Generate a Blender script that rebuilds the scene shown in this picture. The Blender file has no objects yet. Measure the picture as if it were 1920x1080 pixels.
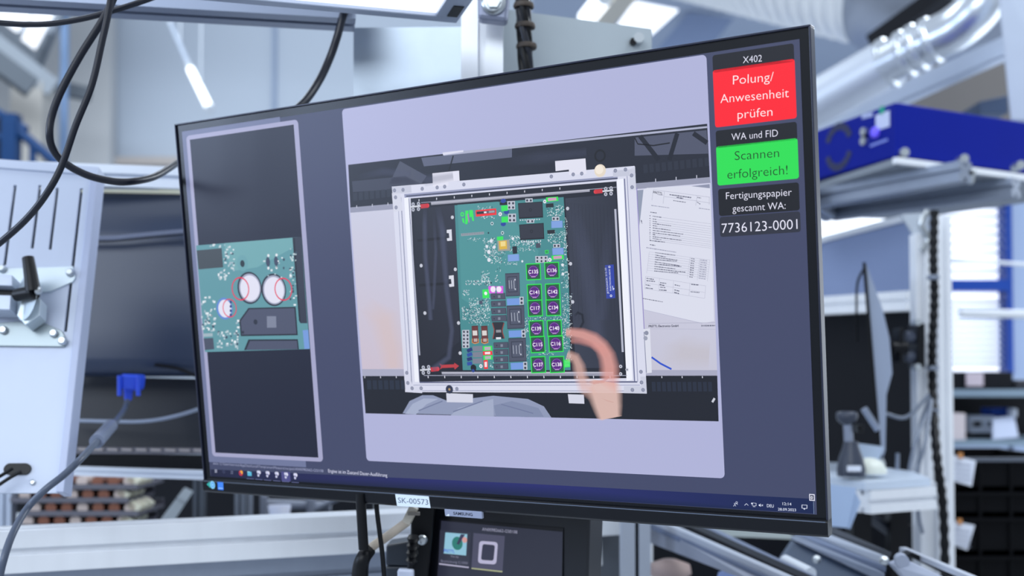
import bpy, math, random
from mathutils import Vector, Matrix
random.seed(7)
SC = bpy.context.scene
COL = SC.collection

# ------------------------------------------------------------------ camera, world, light, exposure
FPX = 2077.4
RW = Matrix(((1, 0, 0), (0, -0.028794, -0.999585), (0, 0.999585, -0.028794)))
CAM = Vector((0, 0, 1.25))
cam_data = bpy.data.cameras.new('camera')
cam = bpy.data.objects.new('camera', cam_data)
COL.objects.link(cam)
cam.matrix_world = Matrix.Translation(CAM) @ RW.to_4x4()
cam_data.sensor_fit = 'HORIZONTAL'
cam_data.sensor_width = 36
cam_data.lens = FPX / 1920 * 36
cam_data.shift_y = (660 - 540) / 1920
cam_data.clip_start = .02
cam_data.dof.use_dof = True
cam_data.dof.focus_distance = .86
cam_data.dof.aperture_fstop = 5.8
SC.camera = cam

w = bpy.data.worlds.new('hall_daylight'); SC.world = w; w.use_nodes = True
w.node_tree.nodes['Background'].inputs[0].default_value = (.76, .86, 1.0, 1)
w.node_tree.nodes['Background'].inputs[1].default_value = 0.66
SC.view_settings.view_transform = 'Standard'
SC.view_settings.look = 'None'
SC.view_settings.exposure = 0.0
SC.view_settings.gamma = 1.0
SC.view_settings.use_curve_mapping = False

def area(name, loc, target, sx, sy, power, col=(.86, .93, 1)):
    l = bpy.data.lights.new(name, 'AREA'); l.shape = 'RECTANGLE'; l.size = sx; l.size_y = sy
    l.energy = power; l.color = col
    o = bpy.data.objects.new(name, l); COL.objects.link(o); o.location = loc
    o.rotation_euler = (Vector(target) - Vector(loc)).to_track_quat('-Z', 'Y').to_euler()
    return o
area('overhead_fill_light', (-1.6, -2.4, 3.3), (-.1, 1.3, 1.1), 3.0, 1.6, 100)  # soft key light added behind the camera to brighten the front faces
area('overhead_fill_light', (2.2, 1.2, 4.3), (1.7, 2.9, .6), 2.4, .8, 90)  # unseen area light added overhead for the right side
area('overhead_fill_light', (-2.2, 4.2, 4.6), (-2.2, 5.4, 0), 2.4, .8, 90)  # unseen area light added overhead for the left of the hall
area('screen_haze_light', (-3.4, .25, 2.0), (-.3, 1.0, 1.5), 1.4, 1.0, 48, (.6, .74, 1))  # unseen area light added so the screen's left side reflects a haze
area('skylight_lamp', (-3.4, 6.6, 6.2), (-2.6, 13, 2.6), 5, 2, 320)
area('skylight_lamp', (4.4, 7.2, 4.9), (4.2, 8.0, 0), 3.5, 1.5, 480)
area('duct_uplight', (3.1, 3.9, 1.5), (1.5, 4.7, 3.2), 2.2, 1.8, 34)  # unseen uplight added to brighten the ducts from below

# ------------------------------------------------------------------ helpers
def lin(h):
    h = h.lstrip('#'); r = []
    for i in (0, 2, 4):
        c = int(h[i:i+2], 16) / 255
        r.append(c / 12.92 if c <= .04045 else ((c + .055) / 1.055) ** 2.4)
    return tuple(r)

_m = {}
WL = {}
def mat(name, hexc, rough=.5, metal=0, var=.06, scale=14, bump=0, stretch=(1, 1, 1), emit=0, spec=.5):
    if name in _m: return _m[name]
    m = bpy.data.materials.new(name); m.use_nodes = True; n = m.node_tree.nodes; l = m.node_tree.links
    p = n['Principled BSDF']; c = lin(hexc)
    p.inputs['Roughness'].default_value = rough; p.inputs['Metallic'].default_value = metal
    p.inputs['Specular IOR Level'].default_value = spec
    tc = n.new('ShaderNodeTexCoord'); mp = n.new('ShaderNodeMapping'); nz = n.new('ShaderNodeTexNoise')
    mp.inputs['Scale'].default_value = stretch; nz.inputs['Scale'].default_value = scale; nz.inputs['Detail'].default_value = 4
    mx = n.new('ShaderNodeMix'); mx.data_type = 'RGBA'
    mx.inputs['A'].default_value = (*[v * (1 - var) for v in c], 1)
    mx.inputs['B'].default_value = (*[min(1, v * (1 + var)) for v in c], 1)
    l.new(tc.outputs['Object'], mp.inputs[0]); l.new(mp.outputs[0], nz.inputs['Vector'])
    l.new(nz.outputs['Fac'], mx.inputs['Factor']); l.new(mx.outputs['Result'], p.inputs['Base Color'])
    if bump:
        b = n.new('ShaderNodeBump'); b.inputs['Strength'].default_value = bump; b.inputs['Distance'].default_value = .002
        l.new(nz.outputs['Fac'], b.inputs['Height']); l.new(b.outputs[0], p.inputs['Normal'])
    if emit:
        p.inputs['Emission Color'].default_value = (*c, 1); p.inputs['Emission Strength'].default_value = emit
    _m[name] = m
    return m

def frame_of(p0, p1, up=(0, 0, 1)):
    z = (p1 - p0).normalized(); u = Vector(up)
    if abs(z.dot(u.normalized())) > .98: u = Vector((0, 1, 0))
    x = u.cross(z).normalized(); y = z.cross(x)
    return x, y, z

class MB:
    def __init__(s): s.v = []; s.f = []; s.sm = []
    def add(s, vs, fs, smooth=False):
        o = len(s.v); s.v += [tuple(v) for v in vs]
        for f in fs: s.f.append([i + o for i in f]); s.sm.append(smooth)
        return s
    def box(s, c, size, M=None):
        c = Vector(c); hx, hy, hz = size[0]/2, size[1]/2, size[2]/2
        vs = [Vector((x, y, z)) for x in (-hx, hx) for y in (-hy, hy) for z in (-hz, hz)]
        if M: vs = [M @ v for v in vs]
        return s.add([c + v for v in vs], [(0,1,3,2),(4,6,7,5),(0,4,5,1),(2,3,7,6),(0,2,6,4),(1,5,7,3)])
    def hexa(s, a, b):        # two loops of 4 points (front, back), same winding
        return s.add(list(a) + list(b), [(0,1,2,3),(7,6,5,4),(0,4,5,1),(1,5,6,2),(2,6,7,3),(3,7,4,0)])
    def extr(s, poly, p0, p1, up=(0,0,1), caps=True):
        p0 = Vector(p0); p1 = Vector(p1); x, y, z = frame_of(p0, p1, up); n = len(poly)
        vs = [p0 + x*a + y*b for a, b in poly] + [p1 + x*a + y*b for a, b in poly]
        fs = [(i, (i+1) % n, n + (i+1) % n, n + i) for i in range(n)]
        if caps: fs += [tuple(range(n-1, -1, -1)), tuple(range(n, 2*n))]
        return s.add(vs, fs)
    def cyl(s, p0, p1, r, r2=None, n=20, caps=True):
        p0 = Vector(p0); p1 = Vector(p1); r2 = r if r2 is None else r2; x, y, z = frame_of(p0, p1)
        c = [(math.cos(2*math.pi*i/n), math.sin(2*math.pi*i/n)) for i in range(n)]
        vs = [p0 + (x*a + y*b)*r for a, b in c] + [p1 + (x*a + y*b)*r2 for a, b in c]
        s.add(vs, [(i, (i+1) % n, n + (i+1) % n, n + i) for i in range(n)], True)
        if caps: s.add(vs, [tuple(range(n-1, -1, -1)), tuple(range(n, 2*n))])
        return s
    def lathe(s, base, axis, prof, n=24):          # prof: (radius, height) list
        base = Vector(base); x, y, z = frame_of(base, base + Vector(axis)); vs = []; fs = []
        for r, h in prof:
            for i in range(n):
                a = 2*math.pi*i/n; vs.append(base + z*h + (x*math.cos(a) + y*math.sin(a))*r)
        for k in range(len(prof)-1):
            for i in range(n): fs.append((k*n+i, k*n+(i+1) % n, (k+1)*n+(i+1) % n, (k+1)*n+i))
        s.add(vs, fs, True)
        m = len(prof) - 1
        s.add(vs[:n], [tuple(range(n-1, -1, -1))]); s.add(vs[m*n:], [tuple(range(n))])
        return s
    def tube(s, pts, r, n=10, sub=6):
        pts = [Vector(p) for p in pts]; P = []
        if sub > 1 and len(pts) > 2:               # Catmull-Rom
            q = [pts[0]*2 - pts[1]] + pts + [pts[-1]*2 - pts[-2]]
            for i in range(1, len(q)-2):
                for k in range(sub):
                    t = k/sub; a, b, c, d = q[i-1], q[i], q[i+1], q[i+2]
                    P.append(.5*((2*b) + (c-a)*t + (2*a-5*b+4*c-d)*t*t + (3*b-a-3*c+d)*t**3))
            P.append(pts[-1])
        else: P = pts
        x = None; vs = []
        for i, p in enumerate(P):
            t = (P[min(i+1, len(P)-1)] - P[max(i-1, 0)]).normalized()
            if x is None: x = t.orthogonal().normalized()
            x = (x - t*x.dot(t)).normalized(); y = t.cross(x)
            rr = r(i/(len(P)-1)) if callable(r) else r
            vs += [p + (x*math.cos(2*math.pi*k/n) + y*math.sin(2*math.pi*k/n))*rr for k in range(n)]
        fs = [(i*n+k, i*n+(k+1) % n, (i+1)*n+(k+1) % n, (i+1)*n+k) for i in range(len(P)-1) for k in range(n)]
        s.add(vs, fs, True)
        s.add(vs[:n], [tuple(range(n-1, -1, -1))]); s.add(vs[-n:], [tuple(range(n))])
        return s
    def build(s, name, m, parent=None, bevel=0, loc=None, **tags):
        me = bpy.data.meshes.new(name); o = bpy.data.objects.new(name, me)
        base = Vector((0, 0, 0))
        if parent is not None: base = wloc(parent)
        elif loc is not None: base = Vector(loc)
        elif s.v:
            xs, ys, zs = zip(*s.v); base = Vector(((min(xs)+max(xs))/2, (min(ys)+max(ys))/2, min(zs)))
        me.from_pydata([Vector(v) - base for v in s.v], [], s.f); me.update()
        me.polygons.foreach_set('use_smooth', s.sm)
        if m is not None: me.materials.append(m)
        COL.objects.link(o)
        WL[o.name] = base
        if parent is not None: o.parent = parent
        else: o.location = base
        if bevel:
            b = o.modifiers.new('edge', 'BEVEL'); b.width = bevel; b.segments = 2; b.limit_method = 'ANGLE'
        for k, v in tags.items(): o[k] = v
        return o

def wloc(o): return WL[o.name]
def thing(name, label, cat, loc, group=None):
    o = bpy.data.objects.new(name, None); COL.objects.link(o); o.location = loc; WL[o.name] = Vector(loc)
    o.empty_display_size = .02
    o['label'] = label; o['category'] = cat
    if group: o['group'] = group
    return o
def tag(o, label, cat, group=None):
    o['label'] = label; o['category'] = cat
    if group: o['group'] = group
    return o
def struct(o): o['kind'] = 'structure'; return o
def copy_thing(src, delta, label):
    r = src.copy(); COL.objects.link(r); r.location = src.location + Vector(delta); r['label'] = label
    for ch in list(src.children):
        c = ch.copy(); COL.objects.link(c); c.parent = r
        for g in ch.children:
            d = g.copy(); COL.objects.link(d); d.parent = c
    return r

def at(px, py, d):
    """world point seen at photo pixel (1920x1080) at depth d metres along the view axis"""
    return CAM + RW @ Vector(((px - 960) / FPX * d, (660 - py) / FPX * d, -d))
def mm(px, d): return px / FPX * d               # size in metres of px pixels at depth d

def slab(mb, pts, ds, thick, back=Vector((0, 1, 0))):
    """plate through 4 photo points at their depths, extruded backwards"""
    if not isinstance(ds, (list, tuple)): ds = [ds]*4
    a = [at(x, y, d) for (x, y), d in zip(pts, ds)]
    return mb.hexa(a, [p + back*thick for p in a])

def tslot(w, h=None, gap=.2, dep=.22):
    h = h or w; a = w/2; b = h/2; g = w*gap/2; e = w*dep
    return [(-a,-b),(-g,-b),(-g,-b+e),(g,-b+e),(g,-b),(a,-b),(a,-g),(a-e,-g),(a-e,g),(a,g),
            (a,b),(g,b),(g,b-e),(-g,b-e),(-g,b),(-a,b),(-a,g),(-a+e,g),(-a+e,-g),(-a,-g)]
def twin(w, h):            # two-slot extrusion face, tall h, groove down the middle of each broad side and two on the long side
    a = w/2; b = h/2; g = .005; e = .011
    return [(-a,-b),(-g,-b),(-g,-b+e),(g,-b+e),(g,-b),(a,-b),
            (a,-b/2-g),(a-e,-b/2-g),(a-e,-b/2+g),(a,-b/2+g),(a,b/2-g),(a-e,b/2-g),(a-e,b/2+g),(a,b/2+g),
            (a,b),(g,b),(g,b-e),(-g,b-e),(-g,b),(-a,b),
            (-a,b/2+g),(-a+e,b/2+g),(-a+e,b/2-g),(-a,b/2-g),(-a,-b/2+g),(-a+e,-b/2+g),(-a+e,-b/2-g),(-a,-b/2-g)]

ALU = mat('anodised_aluminium', '#eef1f6', .34, .25, .05, 60, stretch=(1, 1, .05))
ALU_D = mat('dull_aluminium', '#9aa3b3', .45, .7, .06, 50)
ZINC = mat('galvanised_sheet', '#aab5c1', .42, .7, .12, 25)
GREY_SHEET = mat('grey_painted_sheet', '#b4bcc6', .5, .1, .04, 12)
WHITE = mat('white_powder_coat', '#c0c9dc', .45, 0, .03, 18)
OFFWHITE = mat('off_white_plastic', '#d9dde2', .5, 0, .05, 10)
BLACK = mat('black_plastic', '#090b10', .42, 0, .2, 30, spec=.25)
BLACKM = mat('matt_black_panel', '#0d1017', .65, 0, .15, 12, spec=.2)
CABLE = mat('black_cable_jacket', '#171b27', .36, 0, .15, 40, spec=.4)
GCABLE = mat('grey_cable_jacket', '#7b8494', .4, 0, .1, 40)
STEEL = mat('zinc_plated_steel', '#c2c8cc', .3, .85, .08, 40)
BLUE = mat('blue_enamel', '#051a86', .4, 0, .05, 10, spec=.12)
DBLUE = mat('blue_frame_paint', '#0d3889', .45, 0, .06, 10, spec=.15)
PAPER = mat('white_paper', '#dfe4f0', .7, 0, .03, 30)
# ------------------------------------------------------------------ the monitor
MR = Matrix(((0.86619, -0.05867, -0.49627), (0.0096, 0.99485, -0.10086), (0.49963, 0.0826, 0.86229)))
MT = Vector((-0.04928, 0.04734, -0.93281))
SW, SH = .5977, .3362
def ML(u, v, z=0.0): return CAM + RW @ (MR @ Vector((u, v, z)) + MT)
MRT = MR.transposed(); MC = -(MRT @ MT)
def S(px, py):                      # photo pixel -> point (u, v) on the screen plane, metres from its centre
    d = MRT @ Vector(((px - 960) / FPX, (660 - py) / FPX, -1)); k = -MC.z / d.z
    return (MC.x + d.x*k, MC.y + d.y*k)

def vmat(name, rough, spec, alpha=False):
    m = bpy.data.materials.new(name); m.use_nodes = True; n = m.node_tree.nodes; l = m.node_tree.links
    p = n['Principled BSDF']; a = n.new('ShaderNodeVertexColor'); a.layer_name = 'col'
    p.inputs['Base Color'].default_value = (.004, .004, .005, 1); p.inputs['Roughness'].default_value = rough
    p.inputs['Specular IOR Level'].default_value = spec
    l.new(a.outputs['Color'], p.inputs['Emission Color']); p.inputs['Emission Strength'].default_value = 1
    if alpha: l.new(a.outputs['Alpha'], p.inputs['Alpha'])
    return m
LCD = vmat('lcd_pixels', .36, .38)
LCDA = vmat('lcd_pixels_soft_edge', .36, .38, True)

FC = bpy.data.curves.new('lettering', 'FONT'); FO = bpy.data.objects.new('lettering', FC)
def glyphs(s, bold=0):
    FC.body = s; FC.size = 1; FC.resolution_u = 3; FC.offset = bold; FC.align_x = 'LEFT'
    me = bpy.data.meshes.new_from_object(FO)
    vs = [v.co.copy() for v in me.vertices]; fs = [list(p.vertices) for p in me.polygons]
    bpy.data.meshes.remove(me); return vs, fs
CAPH = max(v.y for v in glyphs('H')[0])

class Flat:
    """flat coloured shapes on a plane; conv maps input coordinates to plane (u, v), place maps (u, v, z) to world"""
    def __init__(s, conv=S, place=ML): s.v = []; s.f = []; s.c = []; s.conv = conv; s.place = place
    def raw(s, uv, fs, hexc, L, alpha=1.0):
        o = len(s.v); c = lin(hexc) if isinstance(hexc, str) else hexc
        s.v += [s.place(u, v, L*2.5e-5) for u, v in uv]; s.f += [[i + o for i in f] for f in fs]
        al = alpha if isinstance(alpha, (list, tuple)) else [alpha]*len(uv)
        s.c += [(*c, a) for a in al]
        return s
    def poly(s, pts, hexc, L, Z=None):
        uv = [s.conv(*(Z(*p) if Z else p)) for p in pts]
        return s.raw(uv, [list(range(len(uv)))], hexc, L)
    def rect(s, a, b, hexc, L, Z=None, rad=0, frame=0):
        """axis-aligned on the plane from two opposite input points; rad and frame in metres"""
        u0, v0 = s.conv(*(Z(*a) if Z else a)); u1, v1 = s.conv(*(Z(*b) if Z else b))
        u0, u1 = min(u0, u1), max(u0, u1); v0, v1 = min(v0, v1), max(v0, v1)
        def loop(i, r):
            r = max(r, 0)
            if r == 0: return [(u0+i, v0+i), (u1-i, v0+i), (u1-i, v1-i), (u0+i, v1-i)]
            out = []
            for cx, cy, a0 in ((u1-i-r, v0+i+r, -90), (u1-i-r, v1-i-r, 0), (u0+i+r, v1-i-r, 90), (u0+i+r, v0+i+r, 180)):
                for k in range(6):
                    t = math.radians(a0 + 18*k); out.append((cx + r*math.cos(t), cy + r*math.sin(t)))
            return out
        o = loop(0, rad)
        if not frame: return s.raw(o, [list(range(len(o)))], hexc, L)
        inn = loop(frame, rad - frame if rad else 0)
        if len(inn) != len(o): inn = loop(frame, 1e-5)
        n = len(o)
        return s.raw(o + inn, [(i, (i+1) % n, n + (i+1) % n, n + i) for i in range(n)], hexc, L)
    def circ(s, c, r, hexc, L, Z=None, ring=0, n=28, sx=1):
        """r in input units measured vertically; ring = stroke width fraction"""
        cx, cy = c; A = s.conv(*(Z(cx, cy) if Z else c)); B = s.conv(*(Z(cx, cy + r) if Z else (cx, cy + r)))
        R = math.dist(A, B)
        o = [(A[0] + sx*R*math.cos(2*math.pi*i/n), A[1] + R*math.sin(2*math.pi*i/n)) for i in range(n)]
        if not ring: return s.raw(o, [list(range(n))], hexc, L)
        k = 1 - ring
        o += [(A[0] + k*(u - A[0]), A[1] + k*(v - A[1])) for u, v in o]
        return s.raw(o, [(i, (i+1) % n, n + (i+1) % n, n + i) for i in range(n)], hexc, L)
    def quadframe(s, pts, hexc, L, Z=None, t=.16):
        uv = [s.conv(*(Z(*p) if Z else p)) for p in pts]; c = (sum(u for u, v in uv)/4, sum(v for u, v in uv)/4)
        inn = [(c[0] + (u-c[0])*(1-t), c[1] + (v-c[1])*(1-t)) for u, v in uv]
        return s.raw(uv + inn, [(i, (i+1) % 4, 4 + (i+1) % 4, 4 + i) for i in range(4)], hexc, L)
    def line(s, pts, wpx, hexc, L, Z=None):
        P = [s.conv(*(Z(*p) if Z else p)) for p in pts]
        q = Z(pts[0][0], pts[0][1]) if Z else pts[0]; q2 = Z(pts[0][0], pts[0][1] + wpx) if Z else (pts[0][0], pts[0][1] + wpx)
        wd = math.dist(s.conv(*q), s.conv(*q2)) / 2; uv = []
        for i, p in enumerate(P):
            a = P[max(i-1, 0)]; b = P[min(i+1, len(P)-1)]; dx, dy = b[0]-a[0], b[1]-a[1]; h = math.hypot(dx, dy) or 1
            uv += [(p[0] - dy/h*wd, p[1] + dx/h*wd), (p[0] + dy/h*wd, p[1] - dx/h*wd)]
        return s.raw(uv, [(2*i, 2*i+1, 2*i+3, 2*i+2) for i in range(len(P)-1)], hexc, L)
    def text(s, st, p0, p1, cap, hexc, L, Z=None, bold=0):
        """baseline from p0 to p1 (text fills it), cap height in input units"""
        vs, fs = glyphs(st, bold)
        if not vs: return s
        x0 = min(v.x for v in vs); x1 = max(v.x for v in vs)
        A = s.conv(*(Z(*p0) if Z else p0)); B = s.conv(*(Z(*p1) if Z else p1)); C = s.conv(*(Z(p0[0], p0[1]-cap) if Z else (p0[0], p0[1]-cap)))
        h = math.dist(A, C); ex = ((B[0]-A[0])/(x1-x0), (B[1]-A[1])/(x1-x0)); l = math.dist(A, B)
        ey = (-(B[1]-A[1])/l*h/CAPH, (B[0]-A[0])/l*h/CAPH)
        uv = [(A[0] + ex[0]*(v.x-x0) + ey[0]*v.y, A[1] + ex[1]*(v.x-x0) + ey[1]*v.y) for v in vs]
        return s.raw(uv, fs, hexc, L)
    def grad(s, pts, cols, hexc_L, Z=None):
        uv = [s.conv(*(Z(*p) if Z else p)) for p in pts]; o = len(s.v)
        s.v += [s.place(u, v, hexc_L*2.5e-5) for u, v in uv]; s.f.append(list(range(o, o + len(uv))))
        s.c += [(*lin(c), 1) for c in cols]; return s
    def stroke(s, pts, widths, hexc, L, a=.9, Z=None, soft=.55):
        P = [s.conv(*(Z(*p) if Z else p)) for p in pts]; uv = []; al = []; cc = []
        k0 = Z(pts[0][0], pts[0][1]) if Z else pts[0]; k1 = Z(pts[0][0], pts[0][1] + 1) if Z else (pts[0][0], pts[0][1] + 1)
        un = math.dist(s.conv(*k0), s.conv(*k1)); fs = []
        for i, p in enumerate(P):
            q = P[max(i-1, 0)]; b = P[min(i+1, len(P)-1)]; dx, dy = b[0]-q[0], b[1]-q[1]; h = math.hypot(dx, dy) or 1
            e = 0 if i in (0,) else 1
            for t, av in ((-1, 0), (-soft, a), (0, a), (soft, a), (1, 0)):
                wd = widths[i]*un/2*t; uv.append((p[0] - dy/h*wd, p[1] + dx/h*wd)); al.append(av*e)
        for i in range(len(P)-1):
            for k in range(4): fs.append((5*i+k, 5*i+k+1, 5*i+k+6, 5*i+k+5))
        return s.raw(uv, fs, hexc, L, al)
    def build(s, name, parent, m=None, loc=None, **tags):
        me = bpy.data.meshes.new(name); base = wloc(parent) if parent is not None else Vector(loc)
        me.from_pydata([Vector(v) - base for v in s.v], [], s.f)
        a = me.attributes.new('col', 'FLOAT_COLOR', 'POINT'); a.data.foreach_set('color', [x for c in s.c for x in c])
        me.materials.append(m or LCD); o = bpy.data.objects.new(name, me); COL.objects.link(o); WL[o.name] = base
        if parent is not None: o.parent = parent
        else: o.location = base
        for k, v in tags.items(): o[k] = v
        return o

def zm(x0, y0, k): return lambda x, y: (x0 + x/k, y0 + y/k)       # crop coordinates -> photo pixels

TB, BB, LB = .0086, .0160, .0083
mon = thing('monitor', 'large thin black widescreen monitor showing a circuit board check in the middle', 'monitor', ML(0, -SH/2 - BB, -.01))
x0, x1, y0, y1 = -SW/2 - LB, SW/2 + LB, -SH/2 - BB, SH/2 + TB
def lbox(mb, a, b, za, zb):
    f = [ML(a[0], a[1], zb), ML(b[0], a[1], zb), ML(b[0], b[1], zb), ML(a[0], b[1], zb)]
    k = [ML(a[0], a[1], za), ML(b[0], a[1], za), ML(b[0], b[1], za), ML(a[0], b[1], za)]
    return mb.hexa(f, k)
BEZ = mat('black_bezel_plastic', '#090c13', .27, 0, .1, 60, spec=.35)
BEZ_E = mat('black_bezel_edge', '#23273a', .3, .1, .1, 60)
b = MB()
lbox(b, (x0, y1-.0014), (x1, y1), -.009, .0016); lbox(b, (x0, y0+.002), (x0+.0014, y1-.0014), -.009, .0016); lbox(b, (x1-.0014, y0+.002), (x1, y1-.0014), -.009, .0016)
b.build('front_frame', BEZ_E, mon, .0004)
b = MB(); lbox(b, (x0+.001, y0+.004), (x1-.001, y1-.001), -.008, -.0003); b.build('panel_border', BEZ, mon)
b = MB()
prof = [(-.009, y0), (.0012, y0), (.0036, y0+.0022), (.0036, -SH/2-.0046), (.0022, -SH/2-.0030), (-.009, -SH/2-.0030)]
pr = [ML(x0, v, z) for z, v in prof] + [ML(x1, v, z) for z, v in prof]; n = len(prof)
b.add(pr, [(i, (i+1) % n, n+(i+1) % n, n+i) for i in range(n)] + [tuple(range(n-1, -1, -1)), tuple(range(n, 2*n))])
b.build('bottom_bezel', BEZ, mon, .0006)
b = MB(); lbox(b, (x0+.0006, y0+.001), (x1-.0006, y1-.0006), -.013, -.008); lbox(b, (x0+.02, y0+.015), (x1-.02, y1-.02), -.022, -.013); lbox(b, (-.16, -.12), (.16, .10), -.042, -.022)
b.build('back_shell', BLACK, mon, .002)
b = MB(); lbox(b, (-.05, -.05), (.05, .05), -.046, -.042); b.build('mount_plate', BLACK, mon, .001)
# bright strip added for the edge highlight along the top of the lower bezel
b = MB(); lbox(b, (x0+.0015, -SH/2-.0047), (x1-.0015, -SH/2-.0040), .0020, .0037); b.build('bezel_highlight', mat('bezel_highlight_grey', '#7d8799', .25, .8, .05, 50), mon, 0, label='thin bright line for the edge highlight above the lower bezel')

# ---- picture on the screen: one flat emitting print in several pieces
UI = Flat(); e = .0
UI.raw([(-SW/2, -SH/2), (SW/2, -SH/2), (SW/2, SH/2), (-SW/2, SH/2)], [(0, 1, 2, 3)], '#3e4464', 0)
Z2 = zm(320, 200, 3); Z3 = zm(320, 540, 2.7706)
UI.rect((341, 247), (574, 876), '#6d7599', 1)
UI.rect((349, 255), (606, 866), '#a3a4c6', 2, rad=.004)
UI.rect((356, 262), (597, 858), '#12172f', 3)
UI.rect((641, 205), (1359, 897), '#aeb1d6', 1, rad=.0035)
panel = UI.build('display_panel', mon)

# tiles of the right column
ZT = zm(1300, 50, 2.6346)
def tile(a, bb, col, texts, tc, bold=-.009):
    f = Flat(); f.rect(a, bb, col, 2, ZT, rad=.0019)
    for st, p0, p1, cap in texts: f.text(st, p0, p1, cap, tc, 4, ZT, bold)
    f.build('status_tile', panel)
TXT = '#e9e9fb'
tile((94, 142), (499, 172), '#10121c', [('X402', (245, 181), (339, 172), 33)], TXT)
tile((96, 216), (511, 452), '#fb1327', [('Polung/', (196, 286), (397, 268), 44), ('Anwesenheit', (134, 378), (472, 348), 43), ('prüfen', (219, 455), (391, 440), 43)], '#ffe9ee')
tile((110, 515), (514, 558), '#0e1019', [('WA und FID', (189, 562), (418, 542), 34)], TXT)
tile((112, 593), (522, 750), '#23dd50', [('Scannen', (205, 660), (424, 644), 44), ('erfolgreich!', (169, 752), (466, 729), 44)], '#05330f')
tile((122, 803), (526, 907), '#0d0f17', [('Fertigungspapier', (162, 853), (486, 834), 34), ('gescannt WA:', (194, 915), (456, 900), 34)], TXT)
tile((129, 941), (531, 1014), '#282b3a', [('7736123-0001', (141, 1020), (515, 999), 47)], TXT)

# taskbar
TBR = Flat(); Z5 = zm(380, 860, 4.8); Z6 = zm(1340, 900, 8.727)
ua, va = S(960, 909); u1_, v1_ = S(1440, 955)
TBR.grad([(395, 880), (395.5, 893), (1000, 931), (1528, 963.5), (1526, 935.5), (980, 906.5)], ['#101436', '#101436', '#20246c', '#03194a', '#03194a', '#20246c'], 1)
for x, c in ((118, '#b9bdd4'), (190, '#4d5378'), (262, '#6d7290')):
    y = 112 + (x-118)*.083
    if x == 190: TBR.circ((x, y), 13, c, 2, Z5, .3)
    else:
        for dx in (-8, 3):
            for dy in (-14, 2): TBR.rect((x+dx, y+dy), (x+dx+8, y+dy+12), c, 2, Z5)
TBR.circ((344, 130), 24, '#c2203c', 2, Z5); TBR.circ((350, 122), 16, '#f0a63a', 3, Z5); TBR.circ((340, 132), 8, '#4a2a78', 4, Z5)
TBR.rect((402, 116), (442, 156), '#58b6d8', 2, Z5); TBR.rect((402, 114), (424, 122), '#a9dcea', 3, Z5)
TBR.rect((706, 116), (792, 206), '#4a4a86', 2, Z5)
for x in (504, 584, 666, 750, 834):
    y = 132 + (x-504)*.07
    TBR.circ((x+6, y-8), 17, '#d9daf0', 3, Z5); TBR.circ((x-6, y-12), 14, '#c9cbe6', 3, Z5); TBR.circ((x-2, y+18), 12, '#c9cbe6', 3, Z5); TBR.circ((x+2, y+4), 7, '#5a5a9c', 4, Z5)
for x in (396, 474, 552, 634, 714, 800): TBR.line([(x, 178 + (x-396)*.082), (x+66, 183 + (x-396)*.082)], 6, '#5d6390', 3, Z5)
IC = '#dfe6fb'
TBR.circ((360, 368), 17, IC, 2, Z6, .3); TBR.line([(345, 392), (362, 384), (378, 402)], 7, IC, 2, Z6)
TBR.circ((330, 388), 12, IC, 2, Z6, .35); TBR.line([(308, 430), (330, 402), (348, 430)], 7, IC, 2, Z6)
TBR.line([(490, 414), (520, 386), (550, 416)], 8, IC, 2, Z6)
TBR.quadframe([(612, 372), (682, 378), (682, 424), (612, 418)], IC, 2, Z6, .2); TBR.line([(625, 434), (665, 437)], 7, IC, 2, Z6); TBR.rect((597, 372), (625, 395), IC, 3, Z6)
TBR.poly([(722, 400), (736, 402), (752, 386), (752, 440), (736, 424), (722, 422)], IC, 2, Z6); TBR.line([(768, 402), (790, 428)], 6, IC, 2, Z6); TBR.line([(790, 402), (768, 428)], 6, IC, 2, Z6)
TBR.text('DEU', (856, 444), (968, 451), 50, IC, 2, Z6); TBR.text('12:14', (1112, 410), (1256, 417), 44, IC, 2, Z6); TBR.text('28.09.2023', (1036, 498), (1332, 512), 42, IC, 2, Z6)
TBR.quadframe([(1424, 404), (1516, 408), (1514, 470), (1424, 464)], IC, 2, Z6, .2); TBR.poly([(1450, 466), (1486, 468), (1468, 488)], IC, 2, Z6)
TBR.line([(1617, 352), (1624, 556)], 5, '#9fb6d8', 2, Z6)
TBR.rect((1546, 228), (1640, 342), '#e6e6f6', 3, Z6); TBR.rect((1560, 242), (1626, 328), '#3a3f58', 4, Z6); TBR.text('0', (1572, 312), (1606, 315), 50, '#eeeefa', 5, Z6, .02)
TBR.text('Engine ist im Zustand Dauer-Ausführung', (1131, 124), (1662, 164), 30, '#d8daf0', 2, Z5)
TBR.text('aktiv: C:\\Users\\service\\AppData\\Local\\Temp\\smartMeasure\\recipes\\AN00982662-GS0108', (94, 52), (1088, 122), 22, '#9aa0c0', 2, Z5)
TBR.build('taskbar_image', panel)

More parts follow.
